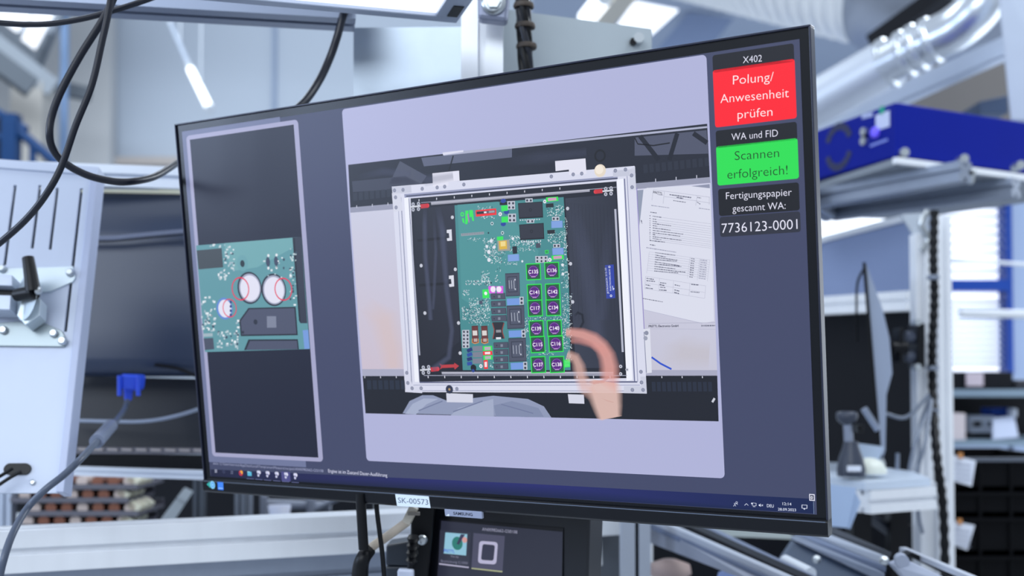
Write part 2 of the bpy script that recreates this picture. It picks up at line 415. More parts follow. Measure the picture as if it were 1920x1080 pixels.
# close-up picture in the left column
DT = Flat(); ZD = zm(360, 440, 4.908)
DT.poly([(38, 100), (1005, 20), (1085, 1052), (120, 1080)], '#5d95a0', 4, ZD)
DT.poly([(300, 78), (925, 28), (930, 120), (600, 300), (400, 330), (310, 200)], '#6ea5ac', 5, ZD)
DT.poly([(925, 28), (1005, 20), (1062, 815), (1000, 815), (985, 790)], '#2f3648', 6, ZD); DT.poly([(932, 28), (945, 27), (1000, 812), (985, 790)], '#161b2b', 7, ZD)
DT.poly([(44, 145), (274, 124), (288, 300), (62, 320)], '#3b444c', 6, ZD)
DT.circ((465, 262), 75, '#689fa9', 5.5, ZD, 0, 28, .9); DT.circ((465, 266), 32, '#20303a', 6, ZD, 0, 20, .85)
for c, r in (((530, 490), 148), ((752, 508), 150)):
    DT.circ(c, r, '#252b3c', 6, ZD); DT.circ((c[0]+3, c[1]), r-16, '#9fa4bc', 7, ZD); DT.circ((c[0]+4, c[1]+2), r-30, '#dfdff0', 8, ZD)
DT.circ((300, 680), 100, '#5f86d0', 6, ZD); DT.circ((304, 680), 82, '#e0e0f0', 7, ZD)
for y in (620, 660, 700, 738): DT.circ((358, y), 14, '#253a80', 8, ZD)
for c, r in (((447, 498), 108), ((842, 502), 106), ((348, 676), 86)): DT.circ(c, r, '#e0254f', 10, ZD, .11)
DT.poly([(520, 674), (955, 664), (975, 925), (450, 934), (436, 790)], '#1b2130', 7, ZD); DT.poly([(528, 686), (944, 676), (962, 912), (460, 920), (450, 794)], '#4a5068', 8, ZD)
DT.poly([(520, 964), (975, 962), (985, 1054), (480, 1062)], '#1b2130', 7, ZD); DT.poly([(534, 978), (966, 976), (974, 1054), (500, 1060)], '#4a5068', 8, ZD)
DT.circ((586, 803), 24, '#22283a', 9, ZD); DT.circ((470, 898), 14, '#22283a', 9, ZD); DT.poly([(690, 750), (775, 750), (778, 855), (692, 856)], '#7b8298', 9, ZD)
DT.poly([(1020, 880), (1070, 876), (1084, 1050), (1036, 1052)], '#7398d8', 8, ZD)
DT.poly([(104, 910), (190, 906), (192, 935), (106, 940)], '#9fb3bd', 7, ZD); DT.poly([(108, 955), (196, 950), (206, 1054), (120, 1062)], '#454c60', 7, ZD)
for cx, cy in ((700, 250), (775, 245)): DT.circ((cx, cy), 45, '#3c4760', 7, ZD, 0, 18, .55); DT.circ((cx+4, cy-58), 14, '#dfe4ea', 7, ZD); DT.circ((cx+4, cy+58), 14, '#dfe4ea', 7, ZD)
def specks(fl, Z, region, nn, lo, hi, cols, L):
    for _ in range(nn):
        x = random.uniform(region[0], region[2]); y = random.uniform(region[1], region[3]); a = random.uniform(lo, hi); c = random.uniform(lo, hi)
        fl.poly([(x, y), (x+a, y-a*.05), (x+a, y+c), (x, y+c)], random.choice(cols), L, Z)
SPK = ['#c9d8de', '#e4eaf0', '#9fb6c2', '#34465a', '#b9cbd2']
for rg, nn in (((290, 90, 380, 370), 34), ((80, 560, 210, 880), 46), ((220, 880, 420, 1050), 40), ((895, 95, 950, 640), 34), ((235, 310, 310, 410), 14), ((640, 200, 840, 390), 12), ((150, 85, 270, 110), 5), ((400, 780, 440, 940), 8)):
    specks(DT, ZD, rg, nn, 10, 24, SPK, 7)
DT.build('detail_image', panel)

# ---- main camera picture
CI = Flat(); A = zm(640, 230, 3.725); Bz = zm(960, 230, 3.725); Cz = zm(640, 480, 3.375); Dz = zm(960, 480, 3.375); I = None
CI.poly([(653, 309), (1326, 232), (1347.5, 790), (685.5, 775)], '#c9cadf', 2)
CI.poly([(653, 309), (1326, 232), (1331, 333), (657, 390)], '#1d2130', 3)                # dark bench top edge
CI.poly([(660, 340), (760, 330), (790, 345), (790, 352), (662, 360)], '#3a3f52', 4); CI.poly([(790, 296), (960, 278), (960, 295), (795, 312)], '#5a6078', 4); CI.poly([(750, 302), (800, 330), (790, 345), (730, 345)], '#4a4f62', 4)
CI.poly([(830, 287.5), (868, 283), (1326, 236.5), (1326, 240), (832, 292)], '#a9adc6', 5); CI.poly([(830, 286), (869, 281.5), (869, 285), (831, 291)], '#d8d8ea', 6)
CI.poly([(1190, 258), (1325, 244), (1328, 288), (1190, 292)], '#4d5268', 4)
for a_, b_ in (((1270, 250), (1255, 300)), ((1200, 255), (1235, 300)), ((1300, 250), (1326, 268))): CI.line([a_, b_], 9, '#161a28', 5)
CI.line([(850, 292), (842, 320)], 3, '#11131c', 5); CI.line([(1190, 258), (1196, 270), (1225, 273), (1256, 268)], 2.5, '#10121c', 5); CI.circ((1125, 292), 12, '#0d0f18', 5, None, .3)
for k in range(9): CI.poly([(662+k*10.5, 362-k*1.2), (670+k*10.5, 361-k*1.2), (670.5+k*10.5, 376-k*1.2), (662.5+k*10.5, 377-k*1.2)], '#292f3f', 5)
for k in range(11): CI.poly([(1206+k*11.5, 309-k*1.3), (1214+k*11.5, 308-k*1.3), (1215+k*11.5, 324-k*1.3), (1207+k*11.5, 325-k*1.3)], '#262b3b', 5)
CI.poly([(656.5, 389), (1331, 332), (1332, 343), (657, 399)], '#9396ad', 5)
CI.grad([(657, 399), (1332, 343), (1345, 704), (680, 703)], ['#c7c8dc', '#cfd1e6', '#c3c2d4', '#c9bccb'], 3)
CI.poly([(679, 692), (1345, 694), (1345, 705), (680, 705)], '#a7a8bf', 5)
CI.poly([(680, 705), (1345, 704), (1347.5, 790), (685.5, 775)], '#131622', 5)
for k in range(7): CI.poly([(688+k*10.6, 713), (696+k*10.6, 713), (697+k*10.6, 730), (689+k*10.6, 730)], '#20283a', 6)
for k in range(12): CI.poly([(1222+k*9.6, 716), (1229+k*9.6, 716), (1230+k*9.6, 734), (1223+k*9.6, 734)], '#1f2638', 6)
for k in range(3): CI.line([(684+k*29.5, 705), (684.3+k*29.5, 709)], 1.6, '#d0d2e2', 6); CI.line([(1241+k*38, 705), (1241.2+k*38, 709)], 1.6, '#d0d2e2', 6)
for k in range(3): CI.line([(669+k*29.3, 390-k*2.5), (669+k*29.3, 385-k*2.5)], 1.6, '#c6c8da', 6); CI.line([(1229.5+k*38.5, 341-k*3.3), (1229.3+k*38.5, 335-k*3.3)], 1.6, '#c6c8da', 6)
# trouser cloth and bench front
CI.poly([(755, 775), (768, 752), (792, 741), (812, 741), (840, 752), (925, 742), (990, 748), (1020, 762), (1034, 783)], '#8d96b4', 6)
CI.poly([(760, 776), (774, 757), (795, 747), (822, 748), (800, 758), (780, 777)], '#a4adc8', 7); CI.poly([(860, 765), (925, 748), (926, 781), (845, 779)], '#a0a9c4', 7); CI.poly([(926, 760), (960, 752), (1010, 765), (1020, 782), (930, 781)], '#7f89a8', 7)
for a_, b_ in (((785, 770), (830, 752)), ((850, 772), (905, 752)), ((940, 758), (1000, 775))): CI.line([a_, b_], 2, '#6f789a', 8)
# aluminium carrier frame
CI.poly([(735, 350), (1190, 311), (1213, 737), (760, 735)], '#d6d8ea', 6); CI.poly([(770, 372), (1156, 340), (1176, 709), (787, 716)], '#191c29', 7)
CI.poly([(758, 364), (1158, 330), (1158.5, 336), (759, 371)], '#8f94b4', 8); CI.poly([(762, 367), (1158, 333.5), (1158, 335.5), (762, 369)], '#30344c', 9)
CI.poly([(758, 371), (766, 370), (786, 716), (778, 716)], '#eceef8', 9); CI.line([(752, 370), (773, 730)], 1.6, '#6a6f92', 9); CI.line([(747, 385), (765, 700)], 1.2, '#8f94b2', 9); CI.line([(767, 372), (787, 716)], 1.5, '#5a5f80', 9)
CI.poly([(1157, 336), (1169, 335), (1186, 712), (1175, 714)], '#eef0fa', 9); CI.line([(1171, 335), (1190, 715)], 2.4, '#6b7094', 9); CI.line([(1176, 330), (1196, 716)], 1.3, '#8b90b0', 9); CI.line([(1194, 352), (1212, 690)], 1.4, '#8a7fc0', 9)
CI.line([(787, 717), (1195, 716)], 2.5, '#5b607f', 9); CI.line([(775, 722), (1200, 722)], 1.2, '#9a9fbb', 9)
CI.line([(775, 732.5), (1205, 733)], 1.3, '#9a9fbb', 9)
for p in ((735, 349, 771, 362), (1149, 318, 1191, 330)): CI.poly([(p[0], p[1]+2), (p[2], p[1]-1), (p[2]+1, p[3]-1), (p[0]+1, p[3]+2)], '#c3c6d8', 10)
CI.poly([(1180, 318), (1191, 312), (1193, 356), (1181, 357)], '#cdd0e0', 10); CI.poly([(735, 362), (751, 361), (755, 395), (738, 397)], '#d2d4e4', 10)
CI.poly([(1201, 706), (1211, 706), (1213, 738), (1170, 737), (1170, 724), (1202, 724)], '#c8cbdc', 10); CI.poly([(758, 700), (768, 700), (774, 724), (792, 725), (792, 737), (761, 735)], '#d2d4e6', 10)
for x, y in ((740, 357), (756, 356), (742, 370), (743, 389), (792, 354), (820, 351.5), (834, 350), (870, 346), (1034, 331), (1075, 327), (1091, 325.5), (1154, 320), (1173, 318), (1184.5, 329), (1185.5, 351), (763, 699), (765, 718), (773, 728), (790, 728), (857, 729), (1202, 697), (1203, 717), (1186, 731), (1206, 731)):
    CI.circ((x, y), 3.6, '#7d829c', 11); CI.circ((x, y), 1.7, '#b5b9cc', 12); CI.circ((x, y), .9, '#4a4f68', 13)
CI.poly([(811, 325), (861, 320), (862, 339), (841, 341), (841, 348), (812, 350)], '#dfdfee', 10); CI.poly([(1041, 302), (1098, 297), (1100, 326), (1067, 328), (1067, 318), (1042, 321)], '#dfdfee', 10)
CI.poly([(837, 737), (887, 739), (887, 755), (838, 754)], '#d2d4e4', 10); CI.poly([(1065, 739), (1095, 740), (1096, 757), (1067, 756)], '#d2d4e4', 10)
CI.circ((1125.5, 320), 12, '#e3d6c4', 14); CI.circ((1124, 318), 8.5, '#f0e6d8', 15); CI.circ((843, 730), 8, '#2a3048', 14); CI.circ((843, 730), 2.4, '#b08f5c', 15)
CI.poly([(808, 379), (1106, 354.5), (1106, 359.5), (809, 384.5)], '#9a9bab', 10); CI.line([(809, 381), (1106, 356)], 1, '#c8c9d6', 11); CI.poly([(828, 697), (1150, 697), (1150, 703), (829, 702)], '#9a9bad', 10); CI.line([(829, 698.5), (1150, 698.5)], 1, '#cbccd9', 11)
CI.line([(770, 420), (787, 666)], 3.4, '#a9adc0', 10); CI.line([(1154, 392), (1168, 660)], 4.5, '#b5b8ca', 10); CI.line([(1156, 392), (1170, 660)], 1, '#60657e', 11)
for k in range(9): CI.line([(786+k*33, 377.5-k*2.75), (786+k*33, 373.5-k*2.75)], 1.6, '#dfe0ee', 11)
for k in range(12): CI.line([(803+k*31, 704.5), (803.3+k*31, 709)], 1.6, '#dfe0ee', 11)
CI.line([(790, 380), (1156, 351)], 1, '#a0a3b8', 9); CI.line([(795, 704), (1176, 704)], 1.2, '#a0a3b8', 9)
# rubber sheen on both dark side mats
CI.grad([(775, 392), (855, 384), (862, 640), (800, 690), (788, 690)], ['#20232f', '#2a2d3c', '#232634', '#1a1c28', '#1a1c28'], 8)
CI.line([(783, 451), (838, 446)], 5, '#12141d', 10); CI.line([(786, 535), (845, 531)], 5, '#12141d', 10)
CI.grad([(1060, 372), (1155, 364), (1170, 690), (1080, 690)], ['#343949', '#272b3a', '#2a2e3e', '#353a4b'], 8)
for k in range(26): CI.line([(1064+k*3.4, 380+k*.2), (1072+k*3.4, 600)], .6, '#2c3141' if k % 2 else '#222634', 9)
for y, xx in ((431, 838), (517, 842)):
    CI.poly([(xx, y), (xx+9, y-1), (xx+10, y+20), (xx+1, y+21), (xx, y+16), (xx+5, y+15), (xx+4, y+6), (xx, y+6)], '#d8dae6', 11)
for x, y in ((848.5, 407.5), (854, 505), (860, 605.5), (863, 662), (1064.5, 391), (1070, 494.5), (1074, 566), (790, 498), (797, 587)): CI.circ((x, y), 3.4, '#c4c7d4', 11)
# four toggle clamps with red tips
for x, y, sgn in ((779, 387, 1), (1140, 358, -1), (798, 693, 1)):
    for dx, dy in ((-4, -4), (6, -5), (-4, 6), (6, 5)): CI.circ((x+dx, y+dy), 3.6, '#b9bdcc', 11); CI.circ((x+dx, y+dy), 1.4, '#4a4e62', 12)
    CI.line([(x-10*sgn, y+1*sgn), (x+14*sgn, y-1*sgn)], 3, '#d0d3de', 12); CI.line([(x+10*sgn, y), (x+24*sgn, y-1.5*sgn)], 8, '#c2303a', 13); CI.circ((x+23*sgn, y-1.5*sgn), 4, '#d9404a', 13)
for dx, dy in ((-14, -6), (-14, 8), (-2, 0)): CI.circ((1178+dx, 693+dy), 3.2, '#c9ccd9', 11); CI.circ((1178+dx, 693+dy), 1.3, '#555a70', 12)
CI.poly([(824, 681), (829, 684), (852, 683), (852, 680), (861, 686), (853, 693), (852, 689), (829, 690), (825, 693), (827, 687)], '#b8383f', 11)
# green circuit board
Bd = zm(860, 370, 6.3524); Be = zm(860, 540, 6.752)
CI.poly([(852.5, 385), (1057, 369.5), (1067, 540), (1070, 694), (868, 694), (860, 545)], '#43878c', 9)
CI.poly([(858, 384), (935, 378), (1010, 470), (1000, 560), (930, 600), (866, 560)], '#4b9094', 9.3)
for rg, nn in (((300, 480, 440, 720), 80), ((600, 450, 900, 640), 90), ((380, 640, 560, 790), 44), ((1050, 90, 1250, 220), 60), ((1060, 400, 1270, 540), 60), ((1250, 240, 1290, 690), 50), ((1220, 720, 1310, 1078), 50), ((740, 510, 980, 560), 44), ((80, 985, 380, 1040), 60), ((260, 870, 360, 1000), 36), ((90, 480, 290, 520), 14), ((200, 100, 440, 140), 14), ((260, 220, 420, 250), 14), ((560, 770, 720, 800), 14), ((430, 820, 500, 1010), 12)):
    specks(CI, Bd, rg, int(nn*1.5), 5, 13, SPK, 10)
for rg, nn in (((130, 120, 390, 440), 240), ((40, 230, 120, 400), 40), ((50, 20, 140, 90), 24), ((1310, 60, 1430, 760), 170), ((900, 350, 1310, 410), 40), ((1010, 760, 1200, 840), 22), ((830, 320, 880, 560), 24), ((850, 720, 890, 900), 20), ((150, 450, 400, 700), 16), ((395, 930, 440, 1000), 8), ((1360, 830, 1430, 900), 14)):
    specks(CI, Be, rg, int(nn*1.5), 5, 13, SPK, 10)
def chip(pts, Z, col='#232734', edge='#14171f'):
    CI.poly(pts, edge, 11, Z); c = (sum(p[0] for p in pts)/len(pts), sum(p[1] for p in pts)/len(pts))
    CI.poly([(c[0]+(p[0]-c[0])*.95, c[1]+(p[1]-c[1])*.92) for p in pts], col, 12, Z)
for yo, xo in ((0, 0), (255, 14)):
    chip([(708+xo, 70+yo), (1000+xo, 50+yo), (1008+xo, 240+yo), (720+xo, 256+yo)], Bd, '#2d303d'); CI.circ((856+xo, 150+yo), 20, '#1a1d28', 13, Bd, .4)
    CI.line([(720+xo, 245+yo), (1004+xo, 230+yo)], 12, '#191b26', 13, Bd)
    for k in range(9): CI.circ((738+xo+k*28, 272+yo-k*1.2), 8, '#d2d8e2', 10, Bd)
def terminal(x0_, y0_, x1_, y1_, nx, ny, Z):
    CI.poly([(x0_, y0_), (x1_, y0_-3), (x1_+3, y1_-3), (x0_+3, y1_)], '#b9becc', 12, Z)
    for i in range(nx):
        for j in range(ny):
            cx = x0_ + (i+.5)*(x1_-x0_)/nx; cy = y0_ + (j+.5)*(y1_-y0_)/ny; CI.circ((cx+1, cy), min((x1_-x0_)/nx, (y1_-y0_)/ny)*.32, '#2d3242', 13, Z)
for a_ in ((582, 46, 672, 146, 2, 2), (590, 196, 684, 298, 2, 2), (795, 14, 882, 60, 2, 1), (808, 264, 900, 306, 2, 1), (1112, 232, 1200, 280, 2, 1), (1126, 556, 1210, 600, 2, 1), (914, 700, 1062, 780, 3, 2)): terminal(*a_, Bd)
for a_ in ((46, 532, 136, 760, 2, 5), (772, 112, 824, 212, 1, 2), (796, 528, 848, 628, 1, 2), (818, 936, 870, 1036, 1, 2)): terminal(*a_, Be)
for pts in ([(1104, 284), (1238, 278), (1240, 360), (1106, 366)], [(1116, 606), (1250, 600), (1254, 682), (1120, 688)], [(586, 684), (720, 676), (724, 756), (588, 764)]): CI.poly(pts, '#6f94d8', 11, Bd); CI.poly([(p[0]*.9+1178*.1 if p[0] > 900 else p[0]*.9+65, p[1]) for p in pts], '#7d9fdc', 12, Bd)
for y in (130, 536, 944): CI.poly([(610 + (y-130)*.06, y+5), (776+(y-130)*.055, y-2), (782+(y-130)*.055, y+82), (616+(y-130)*.06, y+90)], '#7398dc', 11, Be)
def lightbox(pts, col, Z, fill=None, t=.2):
    if fill: CI.poly(pts, fill, 14, Z)
    CI.quadframe(pts, col, 15, Z, t)
G = '#29e24e'; Rr = '#f02a30'
CI.line([(205, 192), (450, 170)], 76, Rr, 12, Bd); CI.line([(216, 186), (436, 168)], 34, '#5d5a68', 13, Bd); CI.line([(216, 188), (300, 181)], 26, '#23262f', 14, Bd); CI.line([(304, 180), (334, 178)], 18, '#eeeef6', 15, Bd); CI.line([(362, 174), (430, 168)], 24, '#9a9aa4', 14, Bd)
for pts in ([(508, 100), (586, 94), (588, 160), (512, 166)], [(512, 232), (590, 226), (592, 296), (514, 302)], [(458, 470), (532, 464), (534, 508), (460, 514)]): CI.poly(pts, '#33e05a', 13, Bd)
for x, y in ((534, 42), (572, 176), (534, 318)): CI.circ((x, y), 26, '#25409c', 12, Bd, 0, 18, 1.4)
CI.poly([(490, 60), (580, 52), (582, 90), (492, 94)], '#14171f', 11.5, Bd)
for pts in ([(82, 160), (118, 156), (122, 250), (104, 320), (80, 318)], [(128, 154), (170, 150), (186, 280), (166, 282), (156, 230), (132, 240)], [(40, 250), (64, 248), (74, 312), (50, 296)]): CI.poly(pts, '#35e35a', 13, Bd)
CI.circ((46, 202), 27, '#35e35a', 13, Bd, .55); CI.poly([(104, 200), (120, 196), (132, 300), (120, 300)], '#a877b4', 14, Bd)
lightbox([(1042, 2), (1186, -8), (1190, 42), (1046, 54)], G, Bd, '#c99ab8', .3); lightbox([(1108, 696), (1252, 684), (1256, 734), (1112, 746)], G, Bd, '#c99ab8', .3)
lightbox([(1030, 630), (1072, 626), (1074, 668), (1032, 672)], G, Bd, '#2a9a50', .3)
CI.line([(30, 447), (304, 424)], 32, '#8f9aa4', 12, Bd)
for k in range(13): CI.line([(46+k*20, 452-k*1.6), (52+k*20, 432-k*1.6)], 7, '#6f7884', 13, Bd)
for x, y, r in ((497, 200, 24), (1028, 50, 22), (1088, 744, 24), (364, 745, 24), (390, 520, 22), (424, 594, 20), (340, 585, 18), (648, 492, 18), (362, 650, 24), (760, 762, 14), (1240, 806, 18), (1244, 912, 18)): CI.circ((x, y), r, '#dfe3ec', 13, Bd)
for x, y in ((497, 200), (1028, 50), (1088, 744)): CI.circ((x, y), 7, '#2a3040', 14, Bd)
for x, y in ((357, 424), (388, 1018)): CI.circ((x, y), 11, '#173440', 12, Bd)
for x, y in ((400, 312), (524, 424)): CI.circ((x, y), 20, '#dfe3ec', 12, Bd, .35); CI.circ((x, y), 8, '#1c2c36', 13, Bd)
CI.poly([(462, 512), (606, 502), (616, 634), (470, 644)], '#9a9a94', 12, Bd); CI.poly([(480, 522), (574, 514), (580, 614), (488, 622)], '#d9b23c', 13, Bd); CI.poly([(500, 528), (560, 523), (562, 580), (504, 586)], '#ecd68a', 14, Bd)
CI.poly([(640, 586), (696, 580), (700, 668), (648, 674)], '#20242f', 13, Bd); CI.poly([(1040, 78), (1130, 70), (1134, 116), (1042, 124)], '#20242c', 12, Bd); CI.poly([(1056, 392), (1146, 386), (1150, 430), (1060, 436)], '#20242c', 12, Bd); CI.poly([(920, 548), (974, 544), (976, 600), (924, 604)], '#454a5a', 12, Bd)
# relays, transformers, chokes and coils
for y in (66, 160, 252, 344): chip([(416, y+4), (586+y*.06, y-4), (592+y*.06, y+76), (412+y*.03, y+80), (404+y*.03, y+22)], Be, '#4a4f62', '#262b3a'); CI.circ((452, y+44), 9, '#2a2f3e', 13, Be); CI.poly([(500, y+26), (530, y+25), (531, y+58), (501, y+59)], '#7d8496', 13, Be)
for y in (684, 772, 862, 952): chip([(448, y+4), (628, y-2), (632, y+76), (452, y+80), (442, y+24)], Be, '#4a4f62', '#262b3a'); CI.circ((484, y+44), 9, '#2a2f3e', 13, Be); CI.poly([(532, y+28), (562, y+27), (563, y+60), (533, y+61)], '#7d8496', 13, Be)
def trafo(x0_, y0_, x1_, y1_, Z):
    chip([(x0_, y0_), (x1_, y0_-8), (x1_+10, y1_-8), (x0_+10, y1_)], Z, '#4b5063', '#363b4c')
    wx, hy = x1_-x0_, y1_-y0_
    CI.poly([(x0_+.16*wx, y0_+.14*hy), (x1_-.16*wx, y0_+.12*hy), (x1_-.12*wx, y1_-.2*hy), (x0_+.2*wx, y1_-.18*hy)], '#2c3142', 13, Z); CI.poly([(x0_+.2*wx, y0_+.17*hy), (x1_-.2*wx, y0_+.15*hy), (x1_-.16*wx, y1_-.23*hy), (x0_+.24*wx, y1_-.21*hy)], '#4e5468', 14, Z)
    for k in range(3): CI.line([(x0_+(.28+.17*k)*wx, y0_+.3*hy), (x0_+(.31+.17*k)*wx, y1_-.34*hy)], 9, '#aab0c0', 15, Z)
    CI.circ((x1_-.3*wx, y0_+.27*hy), 12, '#b6bbca', 15, Z); CI.circ((x1_-.28*wx, y1_-.32*hy), 11, '#b6bbca', 15, Z)
trafo(590, -185, 770, 108, Be); trafo(608, 224, 830, 520, Be); trafo(630, 636, 852, 936, Be)
for x in (166, 286):
    CI.poly([(x, 480), (x+80, 476), (x+92, 690), (x+8, 700)], '#5c2a28', 12, Be); CI.poly([(x+12, 540), (x+70, 538), (x+74, 600), (x+16, 602)], '#d8d3d0', 14, Be)
    for k in range(6): CI.line([(x+6, 494+k*8), (x+78, 488+k*8)], 5, '#8a4640' if k % 2 else '#3a1a20', 13, Be)
    CI.line([(x+10, 640), (x+8, 690), (x+40, 702), (x+88, 690), (x+84, 640)], 12, '#d88a4a', 14, Be); CI.poly([(x+26, 640), (x+72, 638), (x+74, 680), (x+28, 682)], '#b9a6a4', 14, Be); CI.line([(x+14, 624), (x+84, 620)], 20, '#6a3434', 14, Be)
CI.poly([(424, 440), (440, 432), (560, 430), (582, 440), (560, 520), (560, 560), (584, 640), (434, 648), (446, 560), (446, 520)], '#262730', 12, Be); CI.line([(430, 445), (452, 520), (452, 560), (436, 640)], 14, '#8a4038', 13, Be); CI.line([(576, 442), (556, 520), (556, 560), (580, 636)], 14, '#8a4038', 13, Be); CI.poly([(474, 530), (538, 528), (540, 562), (476, 564)], '#8d9098', 13, Be); CI.poly([(474, 624), (538, 622), (540, 648), (476, 650)], '#dedee8', 13, Be)
for y in (736, 812, 892): CI.poly([(178, y+2), (300, y-4), (306, y+62), (184, y+66)], '#7a7f90', 12, Be)
lightbox([(308, 736), (426, 730), (430, 792), (312, 798)], G, Be, '#b8a8b8', .34); lightbox([(308, 802), (426, 796), (430, 846), (312, 850)], Rr, Be, '#f0e4e8', .42); lightbox([(314, 856), (430, 850), (432, 904), (318, 910)], G, Be, '#b8a8b8', .34); lightbox([(318, 914), (370, 908), (374, 1022), (324, 1026)], Rr, Be, '#f0e4e8', .42)
for k in range(4): CI.line([(110, 800+k*54), (172, 770+k*60)], 44, '#2a4aa0' if k % 2 else '#1d3070', 12 + k*.2, Be)
CI.circ((190, 1010), 42, '#10131c', 13, Be); CI.circ((186, 1046), 22, '#27408c', 14, Be); CI.circ((284, 988), 24, '#e6e8f2', 13, Be); CI.circ((284, 988), 8, '#333a4a', 14, Be)
CI.poly([(262, 160), (302, 158), (304, 206), (264, 208)], '#4a5066', 12, Be)
CI.poly([(302, 20), (386, 14), (390, 126), (306, 130)], '#35e35a', 11, Be); CI.circ((345, 68), 22, '#eef0f6', 13, Be)
for x in (376, 476): CI.poly([(x, -22), (x+90, -26), (x+90, 66), (x+12, 68)], '#d65ae0', 13, Be)
for x in (438, 512): CI.circ((x, 16), 38, '#f0e6f6', 14, Be)
# twelve purple capacitors in green boxes
CAPS = [('C135', 892, 886, Bd), ('C136', 1112, 870, Bd), ('C141', 962, 55, Be), ('C142', 1192, 48, Be), ('C117', 970, 255, Be), ('C134', 1200, 248, Be), ('C139', 986, 515, Be), ('C140', 1214, 510, Be), ('C115', 1003, 716, Be), ('C116', 1232, 706, Be), ('C137', 1010, 970, Be), ('C138', 1246, 968, Be)]
for st, x, y, Z in CAPS:
    k = .94 if Z is Bd else 1.0
    CI.poly([(x-96*k, y-100*k), (x+88*k, y-108*k), (x+98*k, y+100*k), (x-84*k, y+108*k)], '#1f5a3c', 11, Z)
    CI.circ((x, y), 80*k, '#3a1f5e', 12, Z); CI.circ((x, y-1), 71*k, '#a070cc', 13, Z); CI.circ((x, y-3), 65*k, '#56187f', 14, Z)
    CI.line([(x-24, y+64*k), (x+26, y+62*k)], 15, '#b48ac8', 15, Z)
    CI.quadframe([(x-98*k, y-102*k), (x+90*k, y-110*k), (x+100*k, y+102*k), (x-86*k, y+110*k)], G, 16, Z, .115)
    CI.text(st, (x-62*k, y+24*k), (x+62*k, y+19*k), 44*k, '#f6f0fc', 17, Z, .018)
CI.poly([(1335, 908), (1410, 902), (1414, 1000), (1340, 1006)], '#33e05a', 15, Be)
for y in (930, 950, 970, 988): CI.line([(1345, y), (1405, y-4)], 6, '#7dee94', 16, Be)
# blue tool on the mat
Lz = zm(1120, 480, 12)
CI.poly([(175, 205), (370, 190), (408, 945), (205, 960)], '#2a3fa6', 11, Lz); CI.circ((275, 245), 26, '#e0e4f4', 13, Lz, .5); CI.circ((312, 895), 28, '#e0e4f4', 13, Lz, .5)
CI.text('JETRONICK 312-33', (262, 850), (208, 265), 40, '#d8def2', 13, Lz, .01); CI.text('ELEKTRONIKLABOR', (318, 780), (292, 290), 34, '#ccd4f0', 13, Lz, .02); CI.line([(345, 670), (360, 770)], 18, '#c4cef0', 13, Lz); CI.line([(372, 720), (378, 752)], 24, '#c4cef0', 13, Lz)
# papers on the right
P1 = zm(1190, 340, 7.7125); P2 = zm(1190, 480, 7.7125)
CI.poly([(128, 122), (180, 95), (800, 66), (1090, 98), (1150, 2020), (1000, 2052), (138, 1858), (60, 760)], '#d9dbea', 6, P1); CI.poly([(30, 130), (128, 122), (70, 640)], '#8f98ae', 5.5, P1)
CI.poly([(820, 70), (1085, 40), (1088, 100)], '#8b90a8', 6.5, P1)
INK = '#6a6c80'; IN2 = '#9a9cb2'
for a_, b_ in (((272, 122), (1090, 230)), ((430, 220), (890, 282)), ((885, 280), (1090, 315)), ((272, 122), (250, 275)), ((432, 150), (412, 320)), ((905, 205), (884, 350)), ((1080, 230), (1080, 340))): CI.line([a_, b_], 4, IN2, 8, P1)
CI.text('PRETTL', (268, 172), (402, 188), 30, '#33344a', 9, P1, .02)
def scrawl(p0, p1, hh, col, Z, L=9):
    n = max(2, int(abs(p1[0]-p0[0])/16)); x = 0
    while x < 1:
        wl = random.uniform(.6, 2.6)/n; e_ = min(1, x+wl); a_ = (p0[0]+(p1[0]-p0[0])*x, p0[1]+(p1[1]-p0[1])*x); b_ = (p0[0]+(p1[0]-p0[0])*e_, p0[1]+(p1[1]-p0[1])*e_)
        CI.line([a_, b_], hh*random.uniform(.7, 1.1), col, L, Z); x = e_ + .35/n
scrawl((330, 190), (410, 200), 9, INK, P1); scrawl((505, 192), (820, 236), 17, INK, P1); scrawl((608, 232), (705, 248), 16, INK, P1); scrawl((560, 278), (740, 304), 13, INK, P1); scrawl((910, 234), (962, 242), 14, INK, P1); scrawl((902, 298), (950, 330), 12, INK, P1)
scrawl((240, 348), (506, 384), 12, IN2, P1); scrawl((930, 388), (1090, 410), 12, IN2, P1); scrawl((228, 446), (320, 458), 14, INK, P1)
for y, xe in ((498, 388), (538, 315), (572, 325), (604, 528), (634, 330), (668, 520), (704, 710), (738, 660), (762, 300), (795, 680), (822, 390), (850, 442)):
    scrawl((262 if y != 850 else 220, y+5), (xe, y+8+(xe-262)*.12), 13, INK, P1); scrawl((215, y-2), (232, y), 12, INK, P1)
    CI.line([(xe+8, y+10+(xe-262)*.12), (1105, y+8+(1105-262)*.13)], 3.2, IN2, 8, P1)
scrawl((222, 914), (300, 928), 13, INK, P1); scrawl((170, 958), (600, 1026), 13, IN2, P1); scrawl((96, 560), (108, 612), 16, INK, P1)
for i in range(9):
    y = -60+i*33; CI.line([(215-i*4, y), (1085-i*4, y+118)], 2.6, IN2, 8, P2); scrawl((300-i*2, y+12), (random.uniform(430, 740), y+26+random.uniform(10, 50)), 13, INK, P2); scrawl((815-i*3, y+96), (870-i*3, y+104), 14, INK, P2); scrawl((950-i*3, y+116), (1050-i*3, y+130), 14, IN2, P2)
for x in (212, 800, 942, 1088): CI.line([(x, -60+(x-212)*.13), (x-36, 250+(x-212)*.13)], 2.6, IN2, 8, P2)
for y in (292, 388, 472): CI.line([(165-(y-292)*.1, y), (1030-(y-292)*.1, y+140)], 3, IN2, 8, P2)
